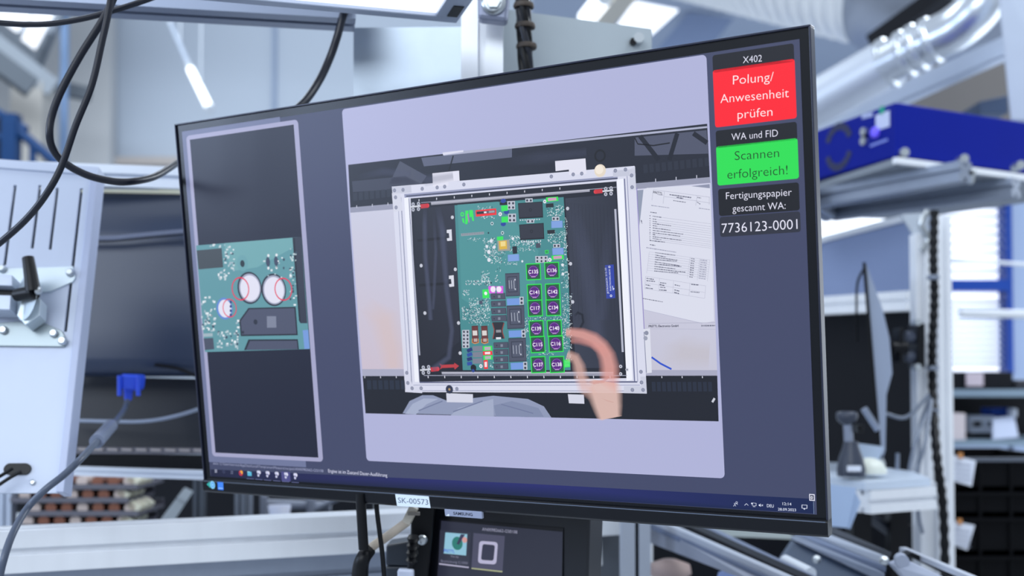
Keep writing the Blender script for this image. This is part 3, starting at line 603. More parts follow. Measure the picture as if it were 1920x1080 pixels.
for x in (160, 360, 565, 800, 1028): CI.line([(x, 292+(x-160)*.16), (x-14, 472+(x-160)*.16)], 3, IN2, 8, P2)
for x, y in ((172, 322), (172, 356), (160, 415), (160, 460), (370, 385), (362, 412), (368, 450), (360, 490), (580, 416), (575, 490), (572, 525), (820, 410), (808, 516)): scrawl((x, y), (x+random.uniform(60, 130), y+random.uniform(8, 20)), 15, INK, P2)
scrawl((112, 612), (408, 664), 12, INK, P2)
CI.line([(130, 775), (980, 975)], 5, '#aeb0c8', 8, P2); CI.line([(205, 975), (1165, 962)], 4, IN2, 9, P2); CI.line([(140, 1052), (1170, 1060)], 5, '#b0b2c8', 9, P2)
CI.text('PRETTL Electronics GmbH', (205, 1030), (636, 1024), 30, '#33344a', 10, P2, .025); scrawl((965, 1008), (1165, 1006), 22, INK, P2, 10)
CI.poly([(832, 462), (874, 458), (886, 738), (850, 742)], '#d9dbe8', 11, Dz); CI.line([(836, 480), (852, 738)], 5, '#8a8fa8', 12, Dz); CI.circ((852, 487), 14, '#8a8fa4', 13, Dz); CI.circ((846, 520), 14, '#9a9fb2', 13, Dz)
CI.line([(884, 640), (940, 680), (1010, 716)], 12, '#2c50c8', 11, Dz); CI.line([(1268, 925), (1283, 900)], 14, '#c9ccd8', 11, Dz)
CI.build('camera_image', panel)

HS = Flat()
for pts, ws, a_ in (([(800, 385), (797, 420), (798, 480), (806, 570), (808, 600)], [14]*5, .5), ([(824, 385), (830, 430), (838, 540), (848, 620), (842, 670), (812, 692)], [20, 20, 16, 14, 16, 16], .5), ([(815, 400), (818, 470), (814, 560), (812, 580)], [10]*4, .4), ([(1080, 380), (1095, 470), (1110, 560), (1125, 650)], [40, 50, 50, 40], .28), ([(1150, 400), (1135, 500), (1130, 600)], [30, 30, 30], .22), ([(775, 320), (800, 338), (850, 330)], [20, 26, 20], .4), ([(668, 330), (720, 322), (770, 326)], [16, 20, 16], .35), ([(950, 300), (1010, 296), (1100, 286)], [24, 30, 20], .22)): HS.stroke(pts, ws, '#565d78', 18, a_, None, .25)
HS.stroke([(690, 560), (720, 600), (735, 660), (738, 690)], [60, 80, 70, 50], '#d9b9a8', 7.5, .35, None, .2)
HS.stroke([(1240, 650), (1280, 660), (1330, 665)], [60, 70, 60], '#b9aea8', 7.5, .3, None, .2)
HS.stroke([(1076, 592), (1084, 586), (1092, 590), (1094, 604), (1088, 616), (1078, 620)], [7]*6, '#0e1018', 18, .6, None, .3)
HS.build('sheen_image', panel, LCDA)
HD = Flat(); ZH = zm(1050, 590, 5.1421)
HD.stroke([(482, 1002), (480, 996), (462, 900), (440, 790), (420, 700), (425, 640)], [270, 272, 330, 380, 400, 330], '#dcb9b0', 19, .92, ZH, .6)
HD.stroke([(425, 700), (480, 600), (478, 500), (455, 400), (405, 310), (330, 240), (220, 195), (110, 175), (60, 172)], [260, 250, 230, 215, 190, 170, 150, 125, 100], '#e0a098', 20, .82, ZH, .3)
HD.stroke([(300, 820), (240, 700), (205, 600), (185, 500), (150, 420), (70, 385)], [200, 190, 170, 165, 140, 120], '#dcb0a6', 21, .7, ZH, .25)
HD.stroke([(470, 420), (400, 330), (300, 280), (190, 255), (110, 250)], [150, 120, 95, 80, 70], '#d9938c', 22, .45, ZH, .25)
HD.stroke([(280, 640), (330, 655), (420, 640), (470, 600)], [40, 44, 44, 30], '#cf8f88', 23, .6, ZH, .4)
HD.stroke([(400, 800), (460, 830), (520, 845)], [14, 16, 12], '#c89c94', 24, .5, ZH, .4)
HD.build('hand_image', panel, LCDA)

# stickers and the brand plate on the lower bezel (plane of the bezel front)
def BZ(z0): return lambda u, v, z: ML(u, v, z0 + z)
STK = vmat('printed_sticker', .5, .3); STK.node_tree.nodes['Principled BSDF'].inputs['Emission Strength'].default_value = 0
STK.node_tree.links.new(STK.node_tree.nodes['Color Attribute'].outputs['Color'], STK.node_tree.nodes['Principled BSDF'].inputs['Base Color'])
ZS = zm(720, 910, 9.6)
k_ = .0037
f = Flat(place=BZ(k_)); f.poly([(245, 140), (848, 182), (882, 392), (280, 354)], '#dbe6f0', 2, ZS); f.text('SK-00573', (300, 296), (842, 334), 92, '#4d5a72', 4, ZS); f.build('asset_sticker', mon, STK, label='white inventory sticker reading SK-00573')
f = Flat(place=BZ(k_)); ZE = zm(370, 850, 13.5)
f.poly([(305, 765), (385, 690), (400, 860)], '#2fa99a', 2, ZE); f.circ((455, 780), 98, '#8fd0e4', 3, ZE, 0, 28, .85); f.circ((458, 778), 62, '#4a86d8', 4, ZE, .35, 28, .85); f.build('energy_sticker', mon, STK, label='round teal and light blue sticker')
f = Flat(place=BZ(k_)); f.poly([(575, 705), (722, 712), (735, 912), (590, 900)], '#2f78e0', 2, ZE)
for x in (606, 650, 694):
    for y in (735, 790): f.poly([(x, y), (x+26, y+1), (x+27, y+30), (x+1, y+29)], '#5d9cf0', 3, ZE)
f.line([(600, 860), (715, 868)], 26, '#9fc6fa', 3, ZE); f.build('energy_sticker', mon, STK, label='square blue sticker')
b = MB(); q = [S(*ZS(*p)) for p in ((1122, 412), (1795, 460), (1803, 588), (1135, 534))]
b.hexa([ML(u, v, .0032) for u, v in q], [ML(u, v, .0004) for u, v in q]); b.build('brand_plate', mat('brand_plate_plastic', '#98a0b8', .35, .2, .05, 50), mon, .0003, label='small grey maker plate hanging below the bezel')
f = Flat(place=BZ(.0032)); f.text('SAMSUNG', (1285, 512), (1632, 537), 50, '#20263a', 3, ZS, .02); f.poly([(1150, 536), (1195, 498), (1215, 512), (1208, 540)], '#dfe4ea', 2, ZS); f.build('brand_lettering', mon, STK)
# ------------------------------------------------------------------ placement helpers for the hall
CZ = RW.transposed() @ Vector((0, 0, 1))
def at_z(px, py, z):                 # where the sight line through a photo pixel meets the level z
    r = RW @ Vector(((px - 960)/FPX, (660 - py)/FPX, -1)); return CAM + r*((z - CAM.z)/r.z)
def at_y(px, py, Y):                 # where it meets the upright plane Y
    r = RW @ Vector(((px - 960)/FPX, (660 - py)/FPX, -1)); return CAM + r*(Y/r.y)
def lift(p, py):                     # point above or below p that shows at photo row py
    c = RW.transposed() @ (p - CAM); t = (660 - py)/FPX
    return p + Vector((0, 0, (-t*c.z - c.y)/(CZ.y + t*CZ.z)))
def on_floor(p): return Vector((p.x, p.y, 0))
def plane_map(a, b, c):
    o = a; ex = (b - a).normalized(); n = ex.cross(c - a).normalized()
    if n.y > 0: n = -n
    ey = n.cross(ex)
    def conv(px, py):
        r = RW @ Vector(((px - 960)/FPX, (660 - py)/FPX, -1)); k = (o - CAM).dot(n)/r.dot(n); p = CAM + r*k - o
        return (p.dot(ex), p.dot(ey))
    return conv, (lambda u, v, z: o + ex*u + ey*v + n*z), n
def front(px0, py0, px1, py1, Y, thick, mb=None):
    mb = mb or MB(); a = at_y(px0, py0, Y); b = at_y(px1, py1, Y)
    return mb.box(((a.x+b.x)/2, Y + thick/2, (a.z+b.z)/2), (abs(b.x-a.x), thick, abs(a.z-b.z)))
def pick(px, py, d): return at(px, py, d)

GLOW = mat('bright_daylight_glass', '#f4f8ff', .3, 0, .02, 3, emit=1.25)
LAMPW = mat('lit_lamp_diffuser', '#f6faff', .4, 0, .01, 5, emit=1.6)

# ------------------------------------------------------------------ the hall
HALLWALL = mat('hall_wall_paint', '#b4bfcd', .8, 0, .04, .6)
ROOF = mat('hall_roof_sheet', '#aab6ca', .8, 0, .04, .8)
CONC = mat('pale_concrete', '#a3a29f', .85, 0, .12, 3, .2)
b = MB(); b.box((0, 7, -.05), (26, 22, .1)); struct(b.build('floor', mat('grey_hall_floor', '#a9adb3', .6, 0, .1, 1.5)))
b = MB(); b.box((1.6, 14.15, 3.4), (13.5, .3, 6.8)); struct(b.build('wall_back', HALLWALL))
for x in (-3.02, -.15):
    b = MB(); b.box((x, 13.98, 3.4), (.05, .06, 6.8)); struct(b.build('trim_1', mat('wall_joint_strip', '#8f9fb8', .7)))
b = MB(); p = at_y(255, 297, 13.9); q = at_y(400, 312, 13.9); b.box((-3.3, 13.9, (p.z+q.z)/2), (4.6, .22, p.z-q.z)); struct(b.build('trim_2', mat('beige_wall_ledge', '#b3aca8', .7)))
b = MB(); b.box((5.0, 11.4, 5.08), (9.6, 5.2, .12)); cr = struct(b.build('ceiling', ROOF))
# left bay: sloped roof with skylights, ledge, column
def quad_plate(pts, ds, th, name, m, parent=None, **k):
    b = MB(); slab(b, pts, ds, th); return b.build(name, m, parent, **k)
struct(quad_plate([(-500, -310), (255, -310), (66, 140), (-500, 60)], [10.2, 10.3, 12.4, 12], .1, 'ceiling', mat('sloped_roof_sheet', '#9aa3ad', .8, 0, .08, 1)))
p = at_y(206, 300, 13.6); b = MB(); b.box((p.x - 4, 13.7, 3.4), (8, .2, 6.8)); struct(b.build('wall_left', mat('left_bay_wall', '#b9bcbf', .85, 0, .06, 1)))
for i, pts in enumerate(([(13, 8), (66, 8), (30, 62), (-8, 40)], [(70, 12), (105, 14), (64, 92), (40, 74)], [(-30, 6), (10, 6), (-12, 36), (-40, 30)])):
    o = quad_plate(pts, [11, 11, 12, 12], .03, 'window_%d' % (i+1), GLOW); struct(o)
b = MB(); b.extr([(-.1, -.1), (.1, -.1), (.1, .1), (-.1, .1)], at(-40, 66, 10.8), at(95, 168, 11.2)); struct(b.build('trim_3', mat('sloped_grey_girder', '#8b949e', .7, 0, .08, 2)))
b = MB(); b.extr([(-.09, -.09), (.09, -.09), (.09, .09), (-.09, .09)], at(-40, 92, 10.4), at(60, 165, 10.6)); struct(b.build('trim_4', mat('dark_grey_girder', '#4f5862', .7, 0, .08, 2)))
b = MB(); b.extr([(-.07, -.07), (.07, -.07), (.07, .07), (-.07, .07)], at(40, 150, 12.2), at(170, 178, 12.4)); struct(b.build('trim_5', mat('dark_grey_girder', '#4f5862')))
b = MB(); b.extr([(-.03, -.03), (.03, -.03), (.03, .03), (-.03, .03)], at(110, 20, 12), at(70, 128, 12)); struct(b.build('trim_6', mat('dark_grey_girder', '#4f5862')))
t0 = at(62, 160, 11.2)
b = MB(); b.box((t0.x, t0.y, t0.z/2), (.32, .32, t0.z)); tag(b.build('concrete_column', CONC, bevel=.01), 'pale concrete column under the sloped roof behind the blue railing', 'column')
t0 = at(122, 20, 12); b = MB(); b.cyl((t0.x, t0.y, 0), t0, .045); tag(b.build('blue_pipe', mat('faded_blue_pipe', '#6d88ad', .6)), 'slim faded blue upright pipe on the far wall at left', 'pipe')
rail = thing('blue_railing', 'blue painted steel stair railing far behind the slotted white plate', 'railing', on_floor(at(20, 250, 9)))
p = at(22, 215, 9); b = MB(); b.box((p.x, p.y, p.z/2), (.12, .12, p.z)); b.build('post', mat('dull_blue_railing', '#143560', .5, spec=.2), rail)
for x0_, y0_, x1_, y1_, r in ((-30, 195, 50, 245, .035), (22, 235, 112, 312, .04), (-30, 250, 20, 262, .03)):
    b = MB(); b.cyl(at(x0_, y0_, 9), at(x1_, y1_, 9), r); b.build('handrail', mat('dull_blue_railing', '#143560', .5, spec=.2), rail)
p = at(62, 262, 9); b = MB(); b.cyl(on_floor(p), p, .03); b.build('baluster', mat('dull_blue_railing', '#143560', .5, spec=.2), rail)
p = at(0, 225, 9.3); b = MB(); b.box((p.x-.1, p.y, p.z/2), (.35, .1, p.z)); b.build('stair_cheek', BLACKM, rail)

# lamps under the roof
def tube_lamp(p0, p1, r, label, lit=True):
    t = thing('tube_lamp', label, 'lamp', (p0+p1)/2)
    b = MB(); b.cyl(p0, p1, r, n=16); b.build('light_tube', LAMPW if lit else mat('unlit_tube', '#8b96a6', .6), t)
    dv = (p1-p0).normalized()*.05; b = MB(); b.cyl(p0-dv, p0+dv*.2, r*1.02); b.cyl(p1-dv*.2, p1+dv*.6, r*1.02); b.build('end_cap', GREY_SHEET, t)
    b = MB(); m = (p0+p1)/2; b.cyl(m+Vector((0, .03, 0)), Vector((m.x, m.y+.03, 5.0 if m.x > .5 else 6.6)), .006); b.build('suspension_wire', GREY_SHEET, t)
    return t
tube_lamp(at(357, 130, 8), at(393, 203, 7.2), .026, 'lit tube lamp hanging against the pale wall, upper left of the large monitor')
tube_lamp(at(320, 45, 9), at(353, 120, 8.1), .02, 'unlit grey tube in line with the lit tube lamp on the left', False)
tube_lamp(at(1100, 34, 9.5), at(1134, -8, 9.0), .075, 'thick lit tube lamp under the roof right of the steel post')
b = MB()
slab(b, [(1155, 50), (1190, 2), (1272, 18), (1220, 65)], [9.8, 9.2, 9.2, 9.8], .04); struct(b.build('window_4', GLOW))
b = MB(); b.extr([(-.09, -.05), (.09, -.05), (.09, .05), (-.09, .05)], at(1128, 40, 9.6), at(1180, -20, 8.8)); struct(b.build('trim_7', mat('skylight_kerb', '#c9c4b8', .7)))
b = MB(); slab(b, [(1230, 95), (1290, 22), (1375, 35), (1330, 92)], 11.2, .05); struct(b.build('trim_8', mat('blue_grey_roof_panel', '#6a7a98', .8)))

# corrugated ventilation duct and the smooth branch duct
DUCT = mat('spiral_duct_zinc', '#eceff2', .4, .15, .08, 8)
spd = thing('spiral_duct', 'big ribbed silver ventilation duct across the top right', 'duct', at(1450, -60, 5))
A0 = at(1120, -150, 5.6); A1 = at(1650, -35, 4.7); ax = A1 - A0; Ld = ax.length
prof = []; nr = 26
for i in range(nr):
    h = Ld*i/nr; prof += [(.25, h), (.25, h + Ld/nr*.55), (.275, h + Ld/nr*.7), (.275, h + Ld/nr*.85)]
b = MB(); b.lathe(A0, ax, prof, 40); b.build('ribbed_pipe', DUCT, spd)
b = MB(); b.lathe(A1 - ax.normalized()*.02, ax, [(.27, 0), (.285, .02), (.285, .05), (.25, .06), (.25, .5), (.17, .7)], 40); b.build('end_collar', ALU_D, spd)
b = MB(); b.extr([(-.05, -.03), (.05, -.03), (.05, .03), (-.05, .03)], at(1640, 84, 4.4), at(1775, -12, 4.2)); b.build('dark_flange', BLACKM, spd)
br = thing('branch_duct', 'smooth silver duct with an elbow above the blue box', 'duct', at(1650, 120, 3.3))
SMOOTH = mat('smooth_duct_zinc', '#cfd6df', .28, .8, .06, 6)
b = MB(); b.tube([at(1440, 245, 3.5), at(1665, 118, 3.3)], .072, 32); b.build('straight_pipe', mat('pale_duct_zinc', '#c8d0dc', .45, .5, .05, 6), br)
b = MB(); b.tube([at(1655, 124, 3.3), at(1740, 80, 3.2), at(1790, 55, 3.15), at(1835, 15, 3.1), at(1862, -40, 3.1), at(1880, -90, 3.1)], .064, 32, 8); b.build('elbow_pipe', SMOOTH, br)
for x, y, d, r in ((1668, 118, 3.3, .078), (1700, 101, 3.25, .072), (1722, 89, 3.22, .072), (1748, 76, 3.19, .070)):
    p = at(x, y, d); dv = (at(1740, 80, 3.2) - at(1655, 124, 3.3)).normalized(); b = MB(); b.lathe(p, dv, [(r-.01, -.012), (r, -.008), (r, .008), (r-.01, .012)], 32); b.build('collar', SMOOTH, br)
bm = thing('roof_beam', 'pale sloping beam just below the smooth silver duct', 'beam', at(1700, 160, 3.5))
b = MB(); b.extr([(-.022, -.03), (.022, -.03), (.022, .03), (-.022, .03)], at(1490, 268, 3.7), at(1900, 84, 3.3)); b.build('beam_web', mat('pale_blue_beam', '#b9c4d6', .5, .2), bm)
b = MB(); b.extr([(-.035, -.004), (.035, -.004), (.035, .004), (-.035, .004)], at(1490, 280, 3.7), at(1900, 98, 3.3)); b.build('beam_flange', mat('pale_blue_beam', '#b9c4d6'), bm)
b = MB(); slab(b, [(1560, 330), (1700, 60), (1960, 60), (1960, 330)], 6.2, .06); struct(b.build('shaded_ceiling', mat('shaded_ceiling_brown', '#777370', .85, 0, .08, 2)))  # stands for ceiling in shade, the shade put into its brown-grey colour
b = MB(); slab(b, [(1866, -60), (2010, -60), (2010, 230), (1895, 226)], [2.85, 2.8, 2.8, 2.85], .06, Vector((.45, .9, 0))); tag(b.build('wall_cabinet', mat('pale_cabinet_paint', '#b3bdcc', .55), bevel=.004), 'tall pale grey cabinet side cut off by the top right edge', 'cabinet')
b = MB(); slab(b, [(1836, 190), (1890, 178), (1892, 212), (1838, 214)], 3.4, .2); tag(b.build('wall_device', mat('dark_blue_device', '#2c3f5c', .5), bevel=.004), 'small dark blue device behind the blue box, beside the pale cabinet', 'device')

# right-hand window wall
wf = 5.2
wall_r = MB(); front(1480, 250, 1762, 1000, wf, .2, wall_r); front(1893, 250, 2100, 1000, wf, .2, wall_r); front(1762, 696, 1893, 1000, wf, .2, wall_r); front(1762, 250, 1893, 376, wf, .2, wall_r)
struct(wall_r.build('wall_right', mat('pale_blue_wall', '#8797b4', .8, 0, .03, 1)))
win = thing('window_5', 'bright window with blinds and blue frame behind the crates', 'window', at_y(1830, 700, wf)); win['kind'] = 'structure'
b = MB(); front(1755, 370, 1893, 700, wf + .12, .02, b); b.build('glass_pane', GLOW, win)
b = MB(); front(1887, 372, 1901, 702, wf - .03, .1, b); front(1760, 524, 1890, 545, wf - .03, .1, b); front(1752, 372, 1766, 702, wf - .03, .1, b); b.build('frame', DBLUE, win)
BL = mat('white_blind_slat', '#b4c0d2', .6)
for k in range(11):
    b = MB(); y = 566 + k*11.6; a = at_y(1770, y, wf+.02); c = at_y(1884, y, wf+.02)
    b.box(((a.x+c.x)/2, wf+.04, a.z), (c.x-a.x, .03, .004), Matrix.Rotation(.5, 3, 'X')); b.build('slat', BL, win)
for k in range(8):
    b = MB(); y = 388 + k*17; a = at_y(1770, y, wf+.02); c = at_y(1884, y, wf+.02)
    b.box(((a.x+c.x)/2, wf+.04, a.z), (c.x-a.x, .03, .004), Matrix.Rotation(.5, 3, 'X')); b.build('slat', BL, win)
b = MB(); slab(b, [(1520, 385), (1706, 385), (1706, 470), (1520, 470)], 4.6, .03); struct(b.build('window_6', GLOW))
for (y0_, y1_, r, lab) in ((486, 500, .006, 'thin pale rod crossing the upper window panes'), (588, 590, .014, 'white pipe crossing the lower window panes')):
    b = MB(); b.cyl(at(1772 if r < .01 else 1800, y0_, 3.6), at(1990, y1_, 3.6), r); tag(b.build('cross_pipe', OFFWHITE), lab, 'pipe')

# shelf rack behind the crates
rack = thing('shelf_rack', 'grey rack shelf below the window holding boxes', 'shelf', on_floor(at_y(1840, 735, 3.7)))
b = MB(); front(1768, 730, 2080, 744, 3.6, .4, b); b.build('shelf_board', mat('grey_green_board', '#7f93a4', .5), rack)
b = MB(); front(1768, 826, 2080, 836, 3.6, .4, b); b.build('shelf_board', mat('grey_green_board', '#7f93a4'), rack)
b = MB(); p = at_y(1762, 735, 3.9); b.box((p.x, 3.95, p.z/2+.1), (.03, .03, p.z+.2)); p = at_y(2075, 735, 3.9); b.box((p.x, 3.95, p.z/2+.1), (.03, .03, p.z+.2)); b.build('upright', ALU_D, rack)
b = MB(); front(1768, 744, 2080, 826, 4.01, .02, b); b.build('back_panel', BLACKM, rack)
def boxthing(name, px0, py0, px1, py1, Y, th, m, label, cat, bevel=.003):
    b = front(px0, py0, px1, py1, Y, th); return tag(b.build(name, m, bevel=bevel), label, cat)
cb = thing('storage_bin', 'low black bin with a pinkish card on the rack board under the window', 'bin', at_y(1840, 730, 3.65))
b = front(1768, 697, 1900, 730, 3.62, .3); b.build('bin_body', BLACKM, cb, .004)
b = front(1812, 699, 1844, 724, 3.612, .006); b.build('card', mat('pinkish_card', '#c9bcc6', .7), cb)
boxthing('storage_bin', 1904, 712, 2050, 730, 3.62, .3, mat('dark_grey_bin', '#23262f', .5), 'flat dark bin at the right end of the rack board', 'bin')
boxthing('carton', 1770, 775, 1811, 826, 3.63, .25, mat('cream_carton', '#d3c8cb', .8), 'cream coloured carton on the lower rack board', 'box')
dv = thing('bench_device', 'pale bench device with two dark displays on the rack', 'device', at_y(1850, 826, 3.7))
b = front(1818, 780, 1866, 812, 3.72, .12); b.build('housing', mat('pale_device_housing', '#a8b2c2', .5), dv, .004)
for x in (1826, 1857): b = front(x, 790, x+14, 800, 3.712, .01); b.build('display', BLACK, dv)
b = front(1822, 812, 1860, 826, 3.74, .1); b.build('foot', BLACKM, dv)
b = MB(); slab(b, [(1862, 784), (1902, 780), (1910, 820), (1862, 824)], [3.66, 3.66, 3.62, 3.62], .01); tag(b.build('tilted_sheet', mat('pale_blue_sheet', '#c0cae2', .6)), 'pale blue sheet leaning in front of the bench device', 'sheet')
boxthing('blue_box', 1862, 765, 1896, 779, 3.84, .1, DBLUE, 'small blue box on top behind the leaning sheet', 'box')
boxthing('glue_bottle', 1898, 766, 1908, 782, 3.8, .04, PAPER, 'little white container right of the small blue box', 'bottle')

# stacked black crates
CR = mat('black_crate_plastic', '#07080c', .55, 0, .2, 20, spec=.12); CRT = mat('grey_crate_rim', '#59606c', .4, .1)
def crate(py0, py1, label, card=None):
    t = thing('stacking_crate', label, 'crate', at_y(1860, py1, 2.4), 'black stacking crates'); Y = 2.4; th = .012
    a = at_y(1778, py0, Y); c = at_y(2010, py1, Y); W = c.x - a.x; H = a.z - c.z; D = .36; cx = (a.x+c.x)/2; cz = (a.z+c.z)/2
    b = MB(); b.box((cx, Y+th/2, cz), (W, th, H)); b.box((cx, Y+D-th/2, cz), (W, th, H)); b.box((a.x+th/2, Y+D/2, cz), (th, D, H)); b.box((c.x-th/2, Y+D/2, cz), (th, D, H)); b.box((cx, Y+D/2, c.z+th/2), (W, D, th)); b.build('crate_body', CR, t)
    b = MB(); b.box((cx, Y-.004, a.z-.004), (W+.012, .01, .008)); b.box((cx, Y+D+.004, a.z-.004), (W+.012, .01, .008)); b.box((a.x-.004, Y+D/2, a.z-.004), (.01, D, .008)); b.build('rim', CRT if card and card[0] < 900 else CR, t)
    for k in range(1, 4): b = MB(); b.box((a.x + W*k/4, Y-.003, cz-.004), (.006, .006, H*.86)); b.build('rib', CR, t)
    if card:
        y, pts = card
        b = MB(); slab(b, pts, 2.335, .0015); o = b.build('card', PAPER, t, label='white paper card clipped to the crate front')
        mx = (pts[0][0]*.6+pts[1][0]*.4); b = MB(); slab(b, [(mx-4, pts[0][1]-4), (mx+4, pts[0][1]-3), (mx+4, pts[0][1]+8), (mx-4, pts[0][1]+7)], 2.33, .004); b.build('clip', mat('orange_clip', '#c98a50', .5), t)
        f = Flat(lambda x, y: (x, y), lambda u, v, z: at(u, v, 2.334 - z))
        for k in range(4): f.line([(pts[0][0]+8, pts[0][1]+18+k*9), (pts[0][0]+38, pts[0][1]+22+k*9)], 2, '#8d93a8', 1)
        f.build('card_print', t, STK)
crate(858, 922, 'topmost black crate of the stack at the right edge', (850, [(1783, 852), (1830, 864), (1822, 912), (1775, 898)]))
crate(922, 970, 'second black crate from the top of the stack at the right edge')
crate(970, 1042, 'third black crate in the stack with a clipped white card', (960, [(1782, 976), (1828, 985), (1814, 1032), (1777, 1018)]))
crate(1042, 1118, 'lowest visible black crate of the stack, cut by the lower edge')
b = MB(); p = at_y(1778, 1118, 2.4); q = at_y(2010, 1118, 2.4); b.box(((p.x+q.x)/2, 2.58, p.z/2), (q.x-p.x, .34, p.z)); tag(b.build('crate_trolley', BLACKM), 'black trolley base under the crate stack at the right edge', 'trolley')

# ------------------------------------------------------------------ next workstation on the right
bx = thing('blue_control_box', 'blue metal box with a ring shaped vent above the right workstation', 'box', at(1680, 294, 2.2))
zt, zb = at(1676, 190, 2.2).z, at(1680, 294, 2.2).z
C0 = at_z(1680, 294, zb); L0 = at_z(1440, 364, zb); R0 = at_z(2060, 342, zb); K0 = L0 + R0 - C0
b = MB(); foot = [C0, R0, K0, L0]
b.add(foot + [Vector((p.x, p.y, zt)) for p in foot], [(3, 2, 1, 0), (4, 5, 6, 7), (0, 1, 5, 4), (1, 2, 6, 5), (2, 3, 7, 6), (3, 0, 4, 7)]); b.build('housing', BLUE, bx, .004)
cv, pl, nn = plane_map(C0, L0, C0 + Vector((0, 0, .1)))
f = Flat(cv, lambda u, v, z: pl(u, v, z + .0006)); ZB = zm(1540, 170, 5.685)
f.rect((580, 262), (732, 380), '#c3cbe6', 2, ZB); f.line([(434, 280), (550, 250)], 46, '#aab4da', 2, ZB)
f.line([(520, 590), (710, 520)], 26, '#7f8ed6', 2, ZB); f.circ((648, 210), 46, '#1d9a80', 2, ZB)
f.build('front_print', bx, STK)
b = MB(); u0, v0 = cv(*ZB(472, 440)); b.cyl(pl(u0, v0, 0), pl(u0, v0, .008), .0085); b.build('toggle_switch', STEEL, bx); u0, v0 = cv(*ZB(470, 540)); b = MB(); b.cyl(pl(u0, v0, 0), pl(u0, v0, .008), .0085); b.build('toggle_switch', STEEL, bx)
u0, v0 = cv(*ZB(471, 490)); b = MB(); b.cyl(pl(u0, v0, 0), pl(u0, v0, .006), .007); b.build('socket', BLACK, bx)
u0, v0 = cv(*ZB(584, 446)); b = MB(); b.lathe(pl(u0, v0, 0), nn, [(.011, 0), (.011, .006), (.006, .01)], 20); b.build('push_button', mat('violet_blue_button', '#6c5cf0', .3, emit=.3), bx)
VENT = mat('dark_vent_mesh', '#232a4e', .6); u0, v0 = cv(*ZB(185, 600))
for a0, a1 in ((20, 160), (200, 340)):
    for k in range(6):
        f0 = math.radians(a0 + (a1-a0)*k/6); f1 = math.radians(a0 + (a1-a0)*(k+.9)/6); b = MB()
        pts = [pl(u0 + r*math.cos(t), v0 + r*math.sin(t)*1.05, .001) for r, t in ((.034, f0), (.05, f0), (.05, f1), (.034, f1))]
        b.hexa(pts, [p - nn*.004 for p in pts]); b.build('vent_slot', VENT, bx)
# canopy under the box
cp = thing('canopy_frame', 'grey aluminium canopy plate carrying the blue box', 'frame', at(1690, 320, 2.3))
zc = zb - .004
P = [at_z(x, y, zc) for x, y in ((1676, 297), (2060, 348), (2060, 356), (1905, 372), (1700, 402), (1480, 396), (1440, 372))]
n = len(P); th = Vector((0, 0, .014)); b = MB(); b.add(P + [p - th for p in P], [tuple(range(n)), tuple(range(2*n-1, n-1, -1))] + [(i, n+i, n+(i+1) % n, (i+1) % n) for i in range(n)]); b.build('plate', mat('underside_sheet', '#8c949e', .5, .4), cp)
b = MB(); b.extr([(-.006, -.006), (.006, -.006), (.006, .006), (-.006, .006)], at_z(1678, 301, zc-.008), at_z(2060, 352, zc-.008)); b.build('front_lip', ALU, cp)
for a_, c_ in (((1540, 372), (1810, 322)), ((1560, 398), (1905, 352)), ((1500, 362), (1560, 400))):
    b = MB(); b.extr(tslot(.04), at_z(*a_, zc-.035), at_z(*c_, zc-.035)); b.build('rail', ALU_D, cp)
for x, y in ((1697, 285), (1809, 297), (1915, 309)): b = MB(); p = at(x, y, 2.19); b.cyl(p, p + Vector((0, .03, 0)), .009); b.build('screw', STEEL, cp)
b = MB(); slab(b, [(1803, 312), (1832, 318), (1826, 345), (1800, 338)], 2.17, .012); b.build('hinge_plate', STEEL, cp, .002)
for x, y in ((1812, 322), (1820, 325), (1809, 332), (1817, 336)): p = at(x, y, 2.168); b = MB(); b.cyl(p, p + Vector((0, -.004, 0)), .004); b.build('screw', BLACK, cp)
b = MB(); slab(b, [(1690, 402), (1742, 398), (1742, 450), (1722, 452)], 2.15, .01); b.build('gusset', GREY_SHEET, cp)
b = MB(); p = at(1752, 425, 2.12); b.tube([p + Vector((-.012, 0, .03)), p + Vector((-.026, 0, .005)), p + Vector((-.012, 0, -.025)), p + Vector((-.026, 0, -.045))], .006); b.build('hose_clip', STEEL, cp)

def post(name, label, px, py, Y, wd, top, bottom=None, d=None):
    p = at_y(px, py, Y); a = lift(p, top); c = on_floor(p) if bottom is None else lift(p, bottom)
    b = MB(); b.extr(tslot(wd, d), c, a, (0, 1, 0)); return tag(b.build(name, ALU), label, 'post')
post('profile_post', 'slotted aluminium post left of the dark hose, right workstation', 1727, 600, 2.13, .031, 440, None)
post('profile_post', 'narrow aluminium post right of the dark hose, right workstation', 1768, 600, 2.16, .026, 405, None)
post('profile_post', 'thick grey aluminium leg below the desk top at right', 1746, 1000, 2.06, .052, 905, None, .04)
hs = thing('cable_hose', 'dark ribbed cable hose tied down the right workstation posts', 'hose', on_floor(at(1748, 1000, 2.08)))
path = [at(1752, 395, 2.1), at(1750, 480, 2.09), at(1752, 560, 2.09), at(1748, 650, 2.09), at(1749, 740, 2.09), at(1756, 850, 2.0), at(1768, 950, 2.0), at(1772, 1080, 2.0), at(1770, 1200, 2.0)]
b = MB(); b.tube(path, lambda t: .0078 + .0012*math.sin(t*240), 10, 24); b.build('hose', BLACK, hs)
for x, y in ((1750, 520), (1749, 690), (1750, 770)): p = at(x, y, 2.07); b = MB(); b.lathe(p, (0, 0, 1), [(.0112, -.004), (.0118, 0), (.0112, .004)], 14); b.build('cable_tie', GCABLE, hs)
